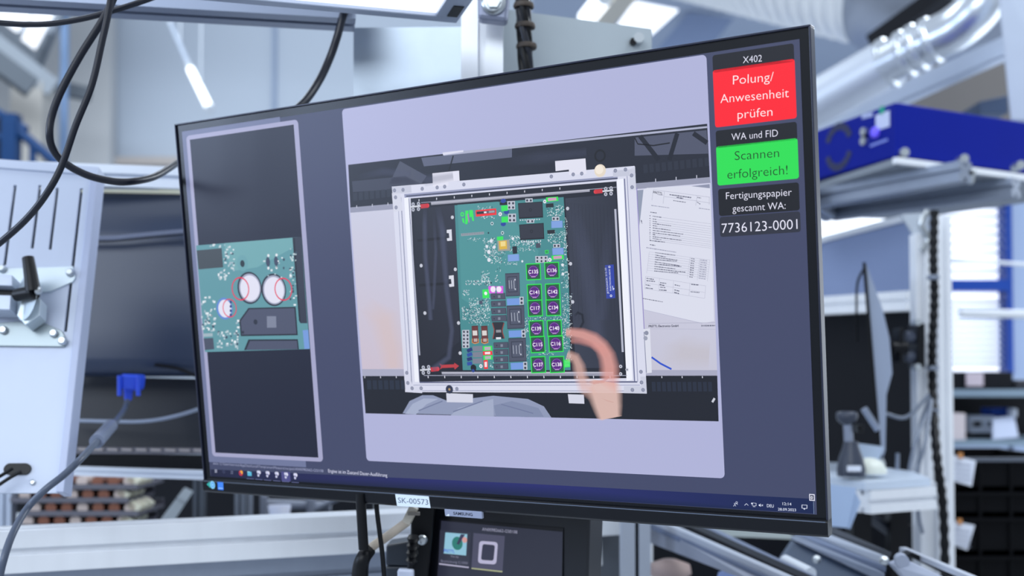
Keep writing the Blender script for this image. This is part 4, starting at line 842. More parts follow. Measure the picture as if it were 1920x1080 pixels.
for i, (pts, lab) in enumerate((([(1744, 745), (1725, 800), (1722, 870), (1690, 922), (1640, 930), (1600, 900)], 'longest drooping grey cable swinging down past the desk edge'),
    ([(1742, 740), (1700, 782), (1660, 776)], 'short grey cable from the hose to the side-on monitor'),
    ([(1745, 760), (1716, 830), (1700, 900), (1684, 895), (1683, 850)], 'thin grey cable looping by the desk edge under the side-on monitor'),
    ([(1747, 750), (1735, 830), (1722, 880), (1722, 960), (1730, 1000)], 'thin grey cable falling along the thick desk leg'))):
    b = MB(); b.tube([at(x, y, 1.98 if y > 820 else 2.04) for x, y in pts], .0034, 8); tag(b.build('thin_cable', GCABLE), lab, 'cable')
# backdrop panels of that workstation
pn = thing('backdrop_panel', 'smooth blue grey backdrop panel behind the side-on monitor', 'panel', on_floor(at(1620, 560, 2.6)))
b = MB(); slab(b, [(1440, 478), (1706, 410), (1714, 560), (1440, 575)], [3.0, 2.42, 2.42, 3.0], .012); b.build('panel_sheet', mat('blue_grey_laminate', '#8494b8', .5, 0, .03, 3), pn)
b = MB(); slab(b, [(1440, 470), (1700, 401), (1706, 412), (1440, 480)], [2.98, 2.4, 2.4, 2.98], .03); b.build('top_rail', ALU, pn)
rl = MB(); rl.extr(tslot(.042), at(1440, 580, 2.85), at(1714, 564, 2.36), (0, 0, 1)); tag(rl.build('cross_rail', ALU), 'horizontal aluminium rail below the blue grey backdrop panel', 'rail')
b = MB(); slab(b, [(1440, 598), (1716, 580), (1716, 1250), (1440, 1300)], [2.9, 2.42, 2.42, 2.9], .02); tag(b.build('partition', BLACKM), 'large matt black partition behind the hand scanner', 'partition')
# monitor seen from the side
sm = thing('side_monitor', 'thin monitor seen edge-on with a silver back, right workstation', 'monitor', at(1650, 860, 1.9))
def outline(pts, d, depth, name, m, par, bev=0):
    dr = (RW @ Vector((.335, 0, -1))).normalized(); a = [at(x, y, d) for x, y in pts]; n = len(a); b = MB()
    b.add(a + [p + dr*depth for p in a], [tuple(range(n)), tuple(range(2*n-1, n-1, -1))] + [(i, (i+1) % n, n+(i+1) % n, n+i) for i in range(n)]); return b.build(name, m, par, bev)
outline([(1617, 492), (1623, 492), (1654, 864), (1647, 862)], 1.9, .3, 'screen_panel', BLACK, sm)
outline([(1624, 494), (1637, 530), (1655, 580), (1668, 635), (1673, 700), (1662, 740), (1660, 845), (1654, 862)], 1.905, .3, 'back_shell', mat('silver_back_shell', '#9aa5ba', .4, .3), sm)
b = MB(); p = at(1651, 878, 1.9); b.lathe(p, (0, 0, 1), [(.003, 0), (.009, .006), (.006, .016)], 14); b.build('hinge_knob', STEEL, sm)
b = MB(); b.cyl(at(1620, 766, 1.9), at(1646, 806, 1.9), .0058); tag(b.build('cable_stub', mat('grey_stub', '#8f99ac', .35, .5)), 'short silver rod hanging left of the side-on monitor foot', 'rod')
b = MB(); b.tube([at(1622, 500, 1.92), at(1608, 530, 1.95), at(1606, 580, 1.98), at(1607, 640, 2.0)], .0022, 8); tag(b.build('thin_wire', BLACK), 'thin black wire falling behind the top of the side-on monitor', 'wire')
ar = thing('monitor_bracket', 'black pivot bracket joining the side-on monitor to its post', 'bracket', at(1710, 690, 2.05))
b = MB(); slab(b, [(1721, 606), (1735, 606), (1735, 690), (1721, 690)], 2.04, .05); b.build('clamp_plate', BLACK, ar, .002)
for y in (632, 668): b = MB(); b.cyl(at(1698, y, 2.06), at(1724, y, 2.06), .011); b.build('knob', mat('grey_knob', '#4a5162', .4), ar)
b = MB(); b.cyl(at(1672, 652, 2.05), at(1700, 652, 2.05), .012); b.build('arm', BLACK, ar); b = MB(); slab(b, [(1687, 615), (1695, 615), (1695, 680), (1687, 680)], 2.04, .04); b.build('pivot_plate', BLACK, ar, .002)
for y in (604, 688): p = at(1722, y, 2.03); b = MB(); b.cyl(p, p + Vector((0, .02, 0)), .006); b.build('screw', STEEL, ar)
# desk with scanner and papers
dk = thing('side_desk', 'pale desk top with an aluminium edge, right workstation', 'desk', on_floor(at(1680, 900, 1.9)))
zd = at(1680, 897, 1.8).z
P = [at_z(x, y, zd) for x, y in ((1440, 888), (1545, 893), (1622, 905), (1745, 897), (1712, 884), (1600, 868), (1440, 864))]; n = len(P); th = Vector((0, 0, .012)); b = MB()
b.add(P + [p - th for p in P], [tuple(range(n)), tuple(range(2*n-1, n-1, -1))] + [(i, n+i, n+(i+1) % n, (i+1) % n) for i in range(n)]); b.build('top', mat('pale_desk_laminate', '#c3cfdf', .35), dk)
b = MB(); b.extr(tslot(.036), at_z(1624, 905, zd) - Vector((0, -.02, .031)), at_z(1748, 898, zd) - Vector((0, -.02, .031))); b.build('edge_profile', ALU, dk)
b = MB(); b.extr(tslot(.03), at_z(1440, 889, zd) - Vector((0, -.12, .03)), at_z(1618, 904, zd) - Vector((0, -.12, .03))); b.build('edge_profile', BLACK, dk)
p = at(1620, 925, 1.79); b = MB(); b.box((p.x, p.y+.03, p.z/2), (.03, .04, p.z)); b.build('leg', BLACK, dk)
for x in (1650, 1700): p = at_z(x, 893, zd); b = MB(); b.box((p.x, p.y+.05, (zd-.06)/2), (.03, .03, zd-.06)); b.build('leg', BLACK, dk) if x == 1700 else None
sc = thing('hand_scanner', 'dark hand scanner on a swivel stand on the pale desk', 'scanner', at(1595, 893, 1.78))
B0 = at(1596, 893, 1.78)
b = MB(); b.lathe(B0, (0, 0, 1), [(.022, 0), (.0225, .012), (.019, .03), (.013, .046), (.011, .056)], 24)
b.build('base', mat('dark_grey_scanner', '#343b4b', .4), sc)
b = MB(); b.cyl(B0 + Vector((-.003, 0, .052)), B0 + Vector((-.005, 0, .085)), .0075, .007); b.build('neck', mat('silver_neck', '#8e97aa', .35, .4), sc)
b = MB(); b.lathe(B0 + Vector((-.006, 0, .083)), (0, 0, 1), [(.008, 0), (.015, .006), (.017, .012), (.0165, .019), (.012, .021)], 24); b.build('head', mat('dark_grey_scanner', '#343b4b'), sc)
b = MB(); b.box(B0 + Vector((.013, 0, .012+.065)), (.01, .02, .012)); b.build('trigger', BLACK, sc, .002)
b = MB(); b.box(B0 + Vector((-.002, -.0222, .014)), (.022, .002, .009)); b.build('label_plate', PAPER, sc)
b = MB(); slab(b, [(1598, 830), (1658, 838), (1648, 864), (1612, 880)], [1.86, 1.86, 1.86, 1.86], .02); tag(b.build('paper_funnel', mat('pale_blue_cardboard', '#aebdd2', .6)), 'pale blue folded card standing behind the hand scanner', 'card')
b = MB(); p = at(1630, 887, 1.82); b.lathe(p, (0, 0, 1), [(.028, 0), (.027, .008), (.021, .018), (.01, .024), (.001, .0255)], 28); tag(b.build('round_dish', mat('cream_dish', '#d6dbd2', .4)), 'cream dome shaped dish on the desk right of the scanner', 'dish')
for i, (pts, lab) in enumerate((([(1556, 908), (1606, 915), (1588, 990), (1540, 985)], 'pale blue sheet hanging under the desk edge, left one'), ([(1604, 922), (1614, 942), (1594, 992), (1574, 986)], 'narrow pale blue sheet hanging under the desk edge, right one'))):
    b = MB(); slab(b, pts, 1.70 + .012*i, .002); tag(b.build('hanging_sheet', mat('pale_blue_sheet_a', '#a9bedd', .6)), lab, 'sheet')

# ------------------------------------------------------------------ the frame that carries the large monitor
cpst = post('profile_post', 'bright slotted aluminium post rising behind the large monitor', 905, 70, 1.20, .045, -160, None)
br = thing('post_bracket', 'grey cast bracket bolted to the top of the bright post', 'bracket', at(922, 40, 1.16))
b = MB(); slab(b, [(895, -30), (958, -30), (951, 40), (896, 34)], 1.15, .02); b.build('bracket_body', mat('cast_grey', '#8d93a8', .4, .4), br, .004)
p = at(925, 5, 1.15); b = MB(); b.cyl(p + Vector((0, .004, 0)), p + Vector((0, -.008, 0)), .008, n=6); b.build('bolt', STEEL, br); b = MB(); b.lathe(p, (0, -1, 0), [(.013, 0), (.013, .003), (.009, .004)], 20); b.build('washer', STEEL, br)
b = MB(); slab(b, [(663, 52), (868, 50), (866, 300), (662, 300)], [1.25, 1.235, 1.235, 1.25], .003); tag(b.build('zinc_plate', ZINC), 'galvanised sheet left of the bright post above the large monitor', 'plate')
rp = thing('mounting_plate', 'grey sheet right of the bright post with one bolt', 'plate', at(1090, 200, 1.26))
b = MB(); slab(b, [(938, 16), (1222, 54), (1222, 300), (938, 300)], [1.25, 1.30, 1.30, 1.25], .003); b.build('sheet', mat('dull_zinc_sheet', '#b9c3c9', .5, .35, .06, 14), rp)
p = at(1196, 76, 1.295); b = MB(); b.cyl(p + Vector((.0, .004, 0)), p + Vector((0, -.012, 0)), .006, n=14); b.build('bolt', STEEL, rp); b = MB(); b.cyl(p + Vector((-.006, .002, -.003)), p + Vector((-.006, -.008, -.003)), .004); b.build('nut', BLACK, rp)
hb = thing('cable_braid', 'black braided cable hose hanging beside the bright post', 'hose', at(985, 200, 1.2))
for k in range(5):
    a_ = k*1.26; b = MB(); b.tube([at(978 + 7*math.cos(a_ + j*.8) + j*1.2, -60 + j*30, 1.2) + Vector((0, .005*math.sin(a_ + j*.8), 0)) for j in range(9)], .0046, 8); b.build('strand', CABLE if k % 2 else BLACK, hb)
for y in (12, 50, 88): p = at(981 + y*.07, y, 1.2); b = MB(); b.lathe(p, (0, 0, 1), [(.0108, -.002), (.0115, 0), (.0108, .003)], 16); b.build('wrap', mat('brown_wrap', '#4a4038', .6), hb)
q = ML(0, 0, -.046); b = MB(); b.cyl(q, Vector((at_y(905, 400, 1.16).x, 1.178, q.z + .02)), .018); b.build('mount_arm', BLACK, mon)
b = MB(); b.box((at_y(905, 400, 1.17).x, 1.172, q.z + .02), (.06, .012, .09)); b.build('arm_clamp', BLACK, mon, .002)

# overhead rail and work lamp
zr = 1.25 + 1.216*((660-60)/FPX + .0288)
RA = at_z(664, 60, zr); RB = at_z(-260, 8, zr); dn = (RB - RA).normalized()
b = MB(); up = Vector((0, 0, 1)); bk = up.cross(dn).normalized(); bk = bk if bk.y > 0 else -bk
b.extr(tslot(.045), RA - bk*.0225 + up*.0225, RB - bk*.0225 + up*.0225); tag(b.build('overhead_rail', mat('shaded_aluminium', '#8f99ae', .4, .5)), 'long grey overhead rail along the top left of the view', 'rail')
wl = thing('work_lamp', 'flat aluminium work lamp with a lit white diffuser at the top', 'lamp', at(700, 0, 1.08))
zl = at(856, 44, 1.10).z; E0 = at_z(856, 44, zl); E1 = at_z(380, 1, zl); ed = (E1 - E0).normalized(); nf = up.cross(ed).normalized(); nf = nf if nf.y < 0 else -nf
def lampbox(mb, s0, s1, t0, t1, h0, h1):
    pts = [E0 + ed*s + nf*t for s, t in ((s0, t0), (s1, t0), (s1, t1), (s0, t1))]
    return mb.hexa([p + up*h0 for p in pts], [p + up*h1 for p in pts])
b = MB(); lampbox(b, 0, .75, 0, .014, 0, .026); lampbox(b, 0, .75, .106, .12, 0, .026); lampbox(b, 0, .024, .014, .106, 0, .026); lampbox(b, .73, .75, .014, .106, 0, .026); b.build('frame', mat('lamp_aluminium', '#aeb8cc', .4, .5), wl, .001)
b = MB(); lampbox(b, .024, .73, .014, .106, .004, .02); b.build('diffuser', LAMPW, wl)
b = MB(); lampbox(b, .004, .014, .02, .05, -.0008, .002); b.build('end_slot', BLACK, wl)

# loose black cables in front
def cable(pts, r, name, label, m=CABLE, cat='cable'):
    b = MB(); b.tube([at(*p) for p in pts], r, 12, 8); return tag(b.build(name, m), label, cat)
cable([(226, -40, .98), (208, 8, .98), (188, 45, .98), (150, 105, .98), (115, 170, .98), (97, 218, .98), (93, 255, .98), (101, 282, .99), (122, 306, 1.0), (160, 327, 1.01), (200, 338, 1.02), (240, 341, 1.03), (285, 333, 1.07), (318, 315, 1.12), (345, 296, 1.19), (380, 270, 1.2)], .0034, 'thick_cable', 'thick black cable curling in a wide loop down to the monitor edge')
cable([(214, -40, .96), (204, 20, .96), (192, 75, .96), (172, 160, .96), (142, 235, .96), (116, 310, .96), (88, 362, .96), (50, 410, .97), (0, 455, .98), (-60, 500, 1.0)], .003, 'power_cable', 'straight black cable running from top centre left to the left edge')
cable([(-60, 40, 1.0), (0, 43, 1.0), (50, 46, 1.0), (100, 44, 1.0), (160, 34, 1.0), (215, 19, 1.0), (285, -4, 1.0), (330, -25, 1.0)], .0026, 'sagging_cable', 'thin black cable sagging across the top left corner')
cable([(650, 12, 1.16), (643, 30, 1.17), (632, 70, 1.17), (618, 110, 1.17), (598, 152, 1.16), (570, 192, 1.14), (530, 225, 1.12)], .0042, 'lamp_cable', 'black cable dropping from the overhead rail behind the monitor top', CABLE)

# ------------------------------------------------------------------ slotted plate and its clamp, left
sp = thing('slotted_plate', 'white slotted steel plate at the left edge behind the cables', 'plate', at(20, 925, 1.15))
qa = [at(-60, 312, 1.24), at(175, 330, 1.24), at(110, 924, 1.12), at(-150, 924, 1.12)]
def bil(s, t): return (qa[0]*(1-s) + qa[1]*s)*(1-t) + (qa[3]*(1-s) + qa[2]*s)*t
fn = (qa[1]-qa[0]).cross(qa[3]-qa[0]).normalized(); fn = fn if fn.y < 0 else -fn
def st(px, py):                      # photo -> plate coordinates
    s = t = .5
    for _ in range(30):
        p = bil(s, t); c = RW.transposed() @ (p - CAM); ex = 960 + FPX*c.x/-c.z - px; ey = 660 - FPX*c.y/-c.z - py
        s -= ex/240; t -= ey/605
    return s, t
slots = []
for a_, c_ in (((27, 347), (10, 497)), ((74, 347), (61, 466)), ((107, 352), (94, 468)), ((152, 353), (123, 622))):
    s0, t0 = st(*a_); s1, t1 = st(*c_); slots.append(((s0+s1)/2, t0, t1))
slots.sort(); hw = .012; cells = []; x = 0
for s_, t0, t1 in slots: cells += [(x, s_-hw, 0, 1), (s_-hw, s_+hw, 0, t0), (s_-hw, s_+hw, t1, 1)]; x = s_+hw
cells.append((x, 1, 0, 1))
b = MB()
for s0, s1, t0, t1 in cells:
    fpts = [bil(s, t) for s, t in ((s0, t0), (s1, t0), (s1, t1), (s0, t1))]; b.hexa(fpts, [p - fn*.004 for p in fpts])
b.build('sheet', WHITE, sp)
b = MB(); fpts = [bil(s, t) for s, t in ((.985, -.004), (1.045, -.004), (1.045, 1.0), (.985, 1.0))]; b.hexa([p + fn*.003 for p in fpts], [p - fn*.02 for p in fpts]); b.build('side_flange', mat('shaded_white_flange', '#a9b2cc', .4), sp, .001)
b = MB(); fpts = [bil(s, t) for s, t in ((-.02, -.03), (1.045, -.03), (1.045, 0), (-.02, 0))]; b.hexa([p + fn*.003 for p in fpts], [p - fn*.02 for p in fpts]); b.build('top_flange', WHITE, sp, .001)
b = MB(); fpts = [bil(s, t) for s, t in ((0, .02), (.99, .02), (.99, .56), (0, .56))]; b.hexa([p - fn*.03 for p in fpts], [p - fn*.034 for p in fpts]); b.build('backing', BLACKM, sp)
def on_plate(px, py, h=0): return bil(*st(px, py)) + fn*h
b = MB(); c0 = on_plate(20, 880); c1 = on_plate(47, 880)
ov = []
for k in range(28):
    a_ = 2*math.pi*k/28; cc = c1 if math.cos(a_) > 0 else c0
    ov.append(cc + (c1-c0).normalized()*(.0065*math.cos(a_)) + fn.cross((c1-c0).normalized())*(.006*math.sin(a_)))
n = len(ov); b.add([p + fn*.002 for p in ov] + [p - fn*.002 for p in ov], [tuple(range(n)), tuple(range(2*n-1, n-1, -1))] + [(i, (i+1) % n, n+(i+1) % n, n+i) for i in range(n)]); b.build('grommet', BLACK, sp)
for x, y in ((62, 905), (100, 905)): p = on_plate(x, y); b = MB(); b.lathe(p, fn, [(.003, 0), (.003, .0015), (.0015, .0025)], 14); b.build('rivet', STEEL, sp)
cable([(24, 878, 1.115), (5, 890, 1.11), (-40, 915, 1.1)], .0018, 'thin_lead', 'upper thin black lead leaving the oval grommet in the white plate', BLACK)
cable([(40, 884, 1.112), (15, 898, 1.108), (-40, 935, 1.1)], .0018, 'thin_lead', 'lower thin black lead leaving the oval grommet in the white plate', BLACK)
cl = thing('clamp_bracket', 'zinc clamp bracket with a black lever on the white slotted plate', 'bracket', on_plate(50, 650))
def pplate(pts, h0, h1, name, m, bev=.0008):
    a = [on_plate(x, y, h1) for x, y in pts]; n = len(a); c = [on_plate(x, y, h0) for x, y in pts]; b = MB()
    b.add(a + c, [tuple(range(n)), tuple(range(2*n-1, n-1, -1))] + [(i, n+i, n+(i+1) % n, (i+1) % n) for i in range(n)]); return b.build(name, m, cl, bev)
pplate([(-50, 506), (138, 500), (143, 522), (138, 530), (96, 548), (60, 552), (-50, 532)], 0, .0025, 'back_plate', mat('light_zinc', '#ccd8e0', .4, .4))
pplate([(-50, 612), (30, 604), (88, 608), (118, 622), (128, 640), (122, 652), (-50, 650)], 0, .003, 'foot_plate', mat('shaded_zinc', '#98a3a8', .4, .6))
for x, y in ((7, 507), (134, 514), (104, 628), (120, 642), (10, 622)): p = on_plate(x, y, .003); b = MB(); b.lathe(p, fn, [(.0045, 0), (.0045, .003), (.003, .005)], 14); b.build('bolt', STEEL, cl)
rt = (qa[1]-qa[0]).normalized(); dnv = (qa[3]-qa[0]).normalized()
c0 = on_plate(68, 570, .02)
b = MB(); poly = []
for k in range(24): a_ = 2*math.pi*k/24; poly.append((.019*math.cos(a_)*(1.15 if math.cos(a_) > 0 else 1), .028*math.sin(a_)))
n = len(poly); fr = [c0 + rt*(x_*.75) + dnv*y_ + fn*(.006 + x_*.6) for x_, y_ in poly]; bk_ = [p - fn*.003 - rt*.002 for p in fr]
b.add(fr + bk_, [tuple(range(n)), tuple(range(2*n-1, n-1, -1))] + [(i, (i+1) % n, n+(i+1) % n, n+i) for i in range(n)]); b.build('pivot_disc', mat('light_zinc', '#ccd8e0'), cl)
pplate([(62, 560), (92, 576), (90, 606), (64, 624), (48, 606)], .004, .024, 'cheek', mat('light_zinc', '#ccd8e0'))
pplate([(-60, 530), (44, 536), (44, 556), (-60, 552)], .006, .03, 'arm_tube', mat('pale_tube', '#bcc5d6', .4, .2)); pplate([(-60, 571), (42, 573), (40, 600), (-60, 596)], .006, .03, 'arm_tube', mat('pale_tube', '#bcc5d6')); pplate([(-60, 551), (42, 555), (42, 574), (-60, 572)], .006, .018, 'arm_slot', BLACK)
lv = on_plate(84, 574, .036)
b = MB(); b.cyl(on_plate(52, 573, .03), on_plate(92, 574, .04), .0066, .0078); b.build('lever_hub', BLACK, cl, .001)
b = MB(); b.tube([on_plate(89, 574, .04), on_plate(86, 545, .042), on_plate(82, 514, .044)], lambda t: .0078 - .0018*t, 14); b.build('lever', BLACK, cl)
b = MB(); b.lathe(on_plate(95, 571, .04), rt, [(.0045, 0), (.0045, .004), (.003, .005)], 14); b.build('lever_screw', STEEL, cl)

# bars and the back of a second monitor behind the plate
b = MB(); b.extr(tslot(.03), at(-80, 322, 1.5), at(420, 340, 1.55), (0, 0, 1)); tag(b.build('cross_bar', mat('white_bar', '#dbe2ee', .4, .2)), 'white horizontal bar above the turned-away black monitor', 'bar')
b = MB(); slab(b, [(130, 343), (420, 352), (420, 364), (130, 358)], 1.54, .02); tag(b.build('light_strip', mat('cream_light_strip', '#e9ecd8', .4, emit=.25)), 'cream strip directly under the white horizontal bar', 'strip')
rm = thing('rear_monitor', 'black monitor turned away, its back towards us, left of the large one', 'monitor', at(260, 880, 1.5))
SHELLM = mat('blue_black_shell', '#2c3850', .36, 0, .05, 3)
cols = 20; rows = 10; b = MB(); vs = []
def seam(x): return 448 - 2*math.sin((x-130)/300*3) - max(0, x-230)*.1
for i in range(cols+1):
    x_ = 110 + 310*i/cols
    for j, (ty, dd) in enumerate(((356, 1.55), (375, 1.545), (400, 1.54), (430, 1.53), (None, 1.525), (470, 1.522), (540, 1.51), (610, 1.5), (670, 1.49), (692, 1.49), (702, 1.5), (706, 1.53))):
        vs.append(at(x_ - (ty or 445)*.03, ty if ty else seam(x_), dd))
R_ = 12; fs = [(i*R_+j, i*R_+j+1, (i+1)*R_+j+1, (i+1)*R_+j) for i in range(cols) for j in range(R_-1)]
b.add(vs, fs, True); b.add([v + Vector((0, .06, 0)) for v in vs], fs, True); b.build('back_shell', SHELLM, rm)
b = MB()
for k in range(44):
    x_ = 150 + k*6; p = at(x_ - 13, seam(x_) , 1.504); b.box(p, (.0024, .006, .0064), Matrix.Rotation(.5, 3, 'Y'))
b.build('vent_row', mat('vent_grey', '#8088a0', .5), rm)['kind'] = 'stuff'
b = MB(); b.tube([at(100 + k*30 - 13, seam(100 + k*30) + 5.5, 1.513) for k in range(11)], .0012, 6); b.build('seam_line', BLACK, rm)
b = MB(); slab(b, [(112, 704), (430, 712), (430, 850), (104, 850)], [1.55, 1.55, 1.53, 1.53], .03); b.build('lower_shell', mat('lower_shell_black', '#141a26', .5), rm)
b = MB(); slab(b, [(104, 838), (430, 842), (430, 852), (104, 851)], 1.515, .02); b.build('ledge', mat('ledge_grey', '#6b6a74', .5), rm)
for k in range(10):
    b = MB(); x_ = 120 + k*27; slab(b, [(x_, 839+k*.3), (x_+19, 840+k*.3), (x_+19, 845+k*.3), (x_, 844+k*.3)], 1.512, .006); b.build('vent_tab', mat('vent_tab_beige', '#a39c9c', .5), rm)
b = MB(); slab(b, [(100, 852), (430, 856), (430, 882), (98, 880)], 1.515, .03); b.build('lower_bezel', BLACK, rm)
b = MB(); b.tube([at(290, 684, 1.485), at(330, 690, 1.485), at(365, 704, 1.48), at(390, 716, 1.48)], .0022, 8); b.build('carry_lead', BLACK, rm)
b = MB(); b.extr(tslot(.012), at(90, 881, 1.46), at(430, 892, 1.46), (0, 0, 1))
tag(b.build('shelf_edge', mat('white_bar', '#dbe2ee')), 'thin white shelf edge right below the turned-away monitor', 'edge')
vg = thing('vga_cable', 'grey cable with a blue plug hanging from the turned-away monitor', 'cable', at(240, 745, 1.44))
b = MB(); slab(b, [(224, 701), (261, 702), (257, 732), (226, 731)], 1.43, .03); b.build('plug', mat('blue_plug', '#2f55e0', .35), vg, .004)
for x in (222, 257): b = MB(); b.cyl(at(x + 2, 704, 1.43), at(x + 2, 742, 1.43), .0028); b.build('thumb_screw', mat('blue_plug', '#2f55e0'), vg)
b = MB(); b.cyl(at(241, 730, 1.44), at(240, 750, 1.44), .0062, .0045); b.build('strain_relief', mat('blue_plug', '#2f55e0'), vg)
gp = [(240, 748, 1.44), (233, 768, 1.42), (218, 788, 1.34), (196, 812, 1.22), (178, 832, 1.14), (150, 862, 1.07), (118, 892, 1.05), (85, 918, 1.04), (52, 952, 1.04), (25, 998, 1.0), (8, 1045, .98), (-2, 1090, .98), (-8, 1150, .98)]
b = MB(); b.tube([at(*p) for p in gp], .0034, 12, 8); b.build('lead', mat('dark_grey_lead', '#515b6e', .4), vg)
b = MB(); b.cyl(at(208, 798, 1.29), at(181, 828, 1.155), .0075); b.build('ferrite_core', mat('ferrite_grey', '#79839a', .4), vg, .002)
cable([(120, 788, 1.5), (200, 790, 1.49), (270, 790, 1.48), (330, 780, 1.47), (400, 758, 1.46)], .0026, 'pale_cable', 'pale grey cable sagging across the lower shell of the turned-away monitor', mat('pale_lead', '#8b95a8', .4))

# open bay below: trays of parts
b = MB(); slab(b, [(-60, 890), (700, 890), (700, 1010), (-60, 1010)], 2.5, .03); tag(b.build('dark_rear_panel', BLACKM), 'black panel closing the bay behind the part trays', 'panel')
sh = MB(); p0 = at_z(20, 988, at(160, 986, 1.95).z); zs_ = p0.z
P = [at_z(x, y, zs_) for x, y in ((-40, 990), (300, 990), (285, 962), (-20, 962))]; sh.add(P + [p - Vector((0, 0, .01)) for p in P], [(0, 1, 2, 3), (7, 6, 5, 4), (0, 4, 5, 1), (1, 5, 6, 2), (2, 6, 7, 3), (3, 7, 4, 0)]); tag(sh.build('tray_shelf', GREY_SHEET), 'grey shelf under the stacked part trays', 'shelf')
COPPER = mat('copper_winding', '#8a5a48', .4, .4, .2, 60); TRAY = mat('clear_grey_tray', '#62626c', .25, .1)
base = at(165, 984, 1.95); z_ = base.z + .001
tr = thing('part_tray', 'lowest grey tray of copper parts in the blurred stack', 'tray', (base.x, base.y, z_), 'stacked part trays')
b = MB(); b.box((base.x, base.y, z_ + .003), (.20, .14, .006)); b.box((base.x, base.y - .069, z_ + .006), (.20, .003, .006)); b.box((base.x, base.y + .069, z_ + .009), (.20, .003, .014)); b.build('tray_body', TRAY, tr)
for k in range(7):
    b = MB(); b.cyl((base.x - .08 + k*.027, base.y - .06, z_ + .013), (base.x - .08 + k*.027, base.y + .03, z_ + .013), .0095, n=12); b.build('copper_coil', COPPER if k % 3 else mat('pale_part', '#c9b9b2', .5), tr)
for k in range(3):
    b = MB(); b.box((base.x + .088, base.y - .05 + k*.03, z_ + .014), (.02, .02, .012), Matrix.Rotation(.5, 3, 'Y')); b.build('pale_chip', mat('cream_part', '#d8d6c0', .5), tr)
for i, (dx, lab) in enumerate(((.012, 'second tray from the bottom of the blurred stack'), (-.006, 'third tray from the bottom of the blurred stack'), (.01, 'topmost tray of the blurred stack with copper parts'))):
    copy_thing(tr, (dx, 0, .0225*(i+1)), lab)
b = MB(); slab(b, [(318, 985), (300, 975), (345, 915), (360, 922)], [1.75, 1.75, 2.0, 2.0], .01); tag(b.build('slanted_sheet', mat('grey_slanted_sheet', '#7b858e', .5)), 'slanted grey sheet right of the part trays', 'sheet')
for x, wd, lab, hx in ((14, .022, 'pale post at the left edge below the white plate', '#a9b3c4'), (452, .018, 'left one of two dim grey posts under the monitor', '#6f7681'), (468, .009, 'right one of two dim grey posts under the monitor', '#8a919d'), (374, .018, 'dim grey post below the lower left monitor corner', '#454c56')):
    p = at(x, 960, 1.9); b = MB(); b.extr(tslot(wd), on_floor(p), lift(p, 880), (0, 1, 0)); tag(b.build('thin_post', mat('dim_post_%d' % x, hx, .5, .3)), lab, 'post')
b = MB(); p = at(524, 985, 1.9); b.lathe(p, (0, 0, 1), [(.015, 0), (.0195, .034), (.0185, .034), (.014, .003)], 24); tag(b.build('white_cup', mat('white_cup_plastic', '#c9cdde', .5)), 'white plastic cup in the gap below the monitor', 'cup')
b = MB(); b.box((p.x, p.y, p.z - .012), (.3, .2, .022)); tag(b.build('low_shelf', mat('dim_shelf', '#3a414b', .6)), 'dim shelf carrying the white cup', 'shelf')
b = MB(); b.cyl(at(495, 945, 1.98), at(620, 950, 1.98), .009); b.cyl(at(583, 935, 1.97), at(583, 985, 1.97), .008); b.cyl(at(495, 930, 1.97), at(495, 985, 1.97), .007); b.cyl(at(590, 955, 1.97), at(640, 930, 1.97), .006); tag(b.build('pipe_frame', mat('dim_pipe', '#8d93a2', .4, .4)), 'dim grey pipe frame behind the white cup', 'frame')

# low front rail
rz = at(0, 996, 1.15).z; R0_ = at_z(-160, 1003, rz); R1_ = at_z(812, 959, rz); ud = (R1_ - R0_).normalized(); bk = Vector((0, 0, 1)).cross(ud); bk = bk if bk.y > 0 else -bk
lo = thing('front_rail', 'bright twin aluminium rail along the lower left', 'rail', R0_)
b = MB(); b.extr(tslot(.045, .045, .15, .16), R0_ + bk*.0225 - up*.0225, R1_ + bk*.0225 - up*.0225, (0, 0, 1)); b.build('upper_profile', ALU, lo, .0008)
b = MB(); b.extr(tslot(.045, .045, .15, .16), R0_ + bk*.045 - up*.0690, R1_ + bk*.045 - up*.0690, (0, 0, 1)); b.build('lower_profile', ALU_D, lo, .0008)

# cables and boxes under the large monitor
cable([(676, 925, 1.0), (677, 950, 1.0), (680, 1000, 1.0), (682, 1030, 1.0)], .0046, 'flat_cable', 'broad black cable hanging below the asset sticker, leftmost', BLACK)
cable([(705, 930, 1.01), (707, 960, 1.01), (712, 1000, 1.01), (717, 1040, 1.01), (721, 1090, 1.01)], .0022, 'thin_black_cable', 'thin black cable hanging between the broad black and the beige cable', BLACK)
bc = thing('network_cable', 'beige network cable with a clear plug below the asset sticker', 'cable', at(690, 1036, 1.02))
b = MB(); b.tube([at(764, 978, 1.03), at(745, 992, 1.03), (at(720, 1010, 1.03)), at(702, 1022, 1.02), at(690, 1034, 1.02)], .0042, 12); b.build('lead', mat('beige_cable', '#b7ab9c', .5), bc)
b = MB(); b.extr([(-.0055, -.004), (.0055, -.004), (.0055, .004), (-.0055, .004)], at(762, 980, 1.03), at(777, 950, 1.03)); b.build('plug', mat('clear_beige_plug', '#c3bcae', .3), bc, .001)
b = MB(); b.box(at(776, 963, 1.025), (.011, .004, .003)); b.build('latch', mat('latch_grey', '#857f78', .4), bc)
b = MB(); b.tube([at(692, 1032, 1.02), at(682, 1045, 1.01), at(676, 1065, 1.01), at(674, 1110, 1.01)], lambda t: .0062 + .002*t, 12); tag(b.build('black_sleeve', BLACK), 'black sleeve swallowing the lower end of the beige cable', 'sleeve')
tb = thing('terminal_box', 'small black box behind the ribbed plug, left of the small touch panel', 'box', at(750, 1060, 1.1))
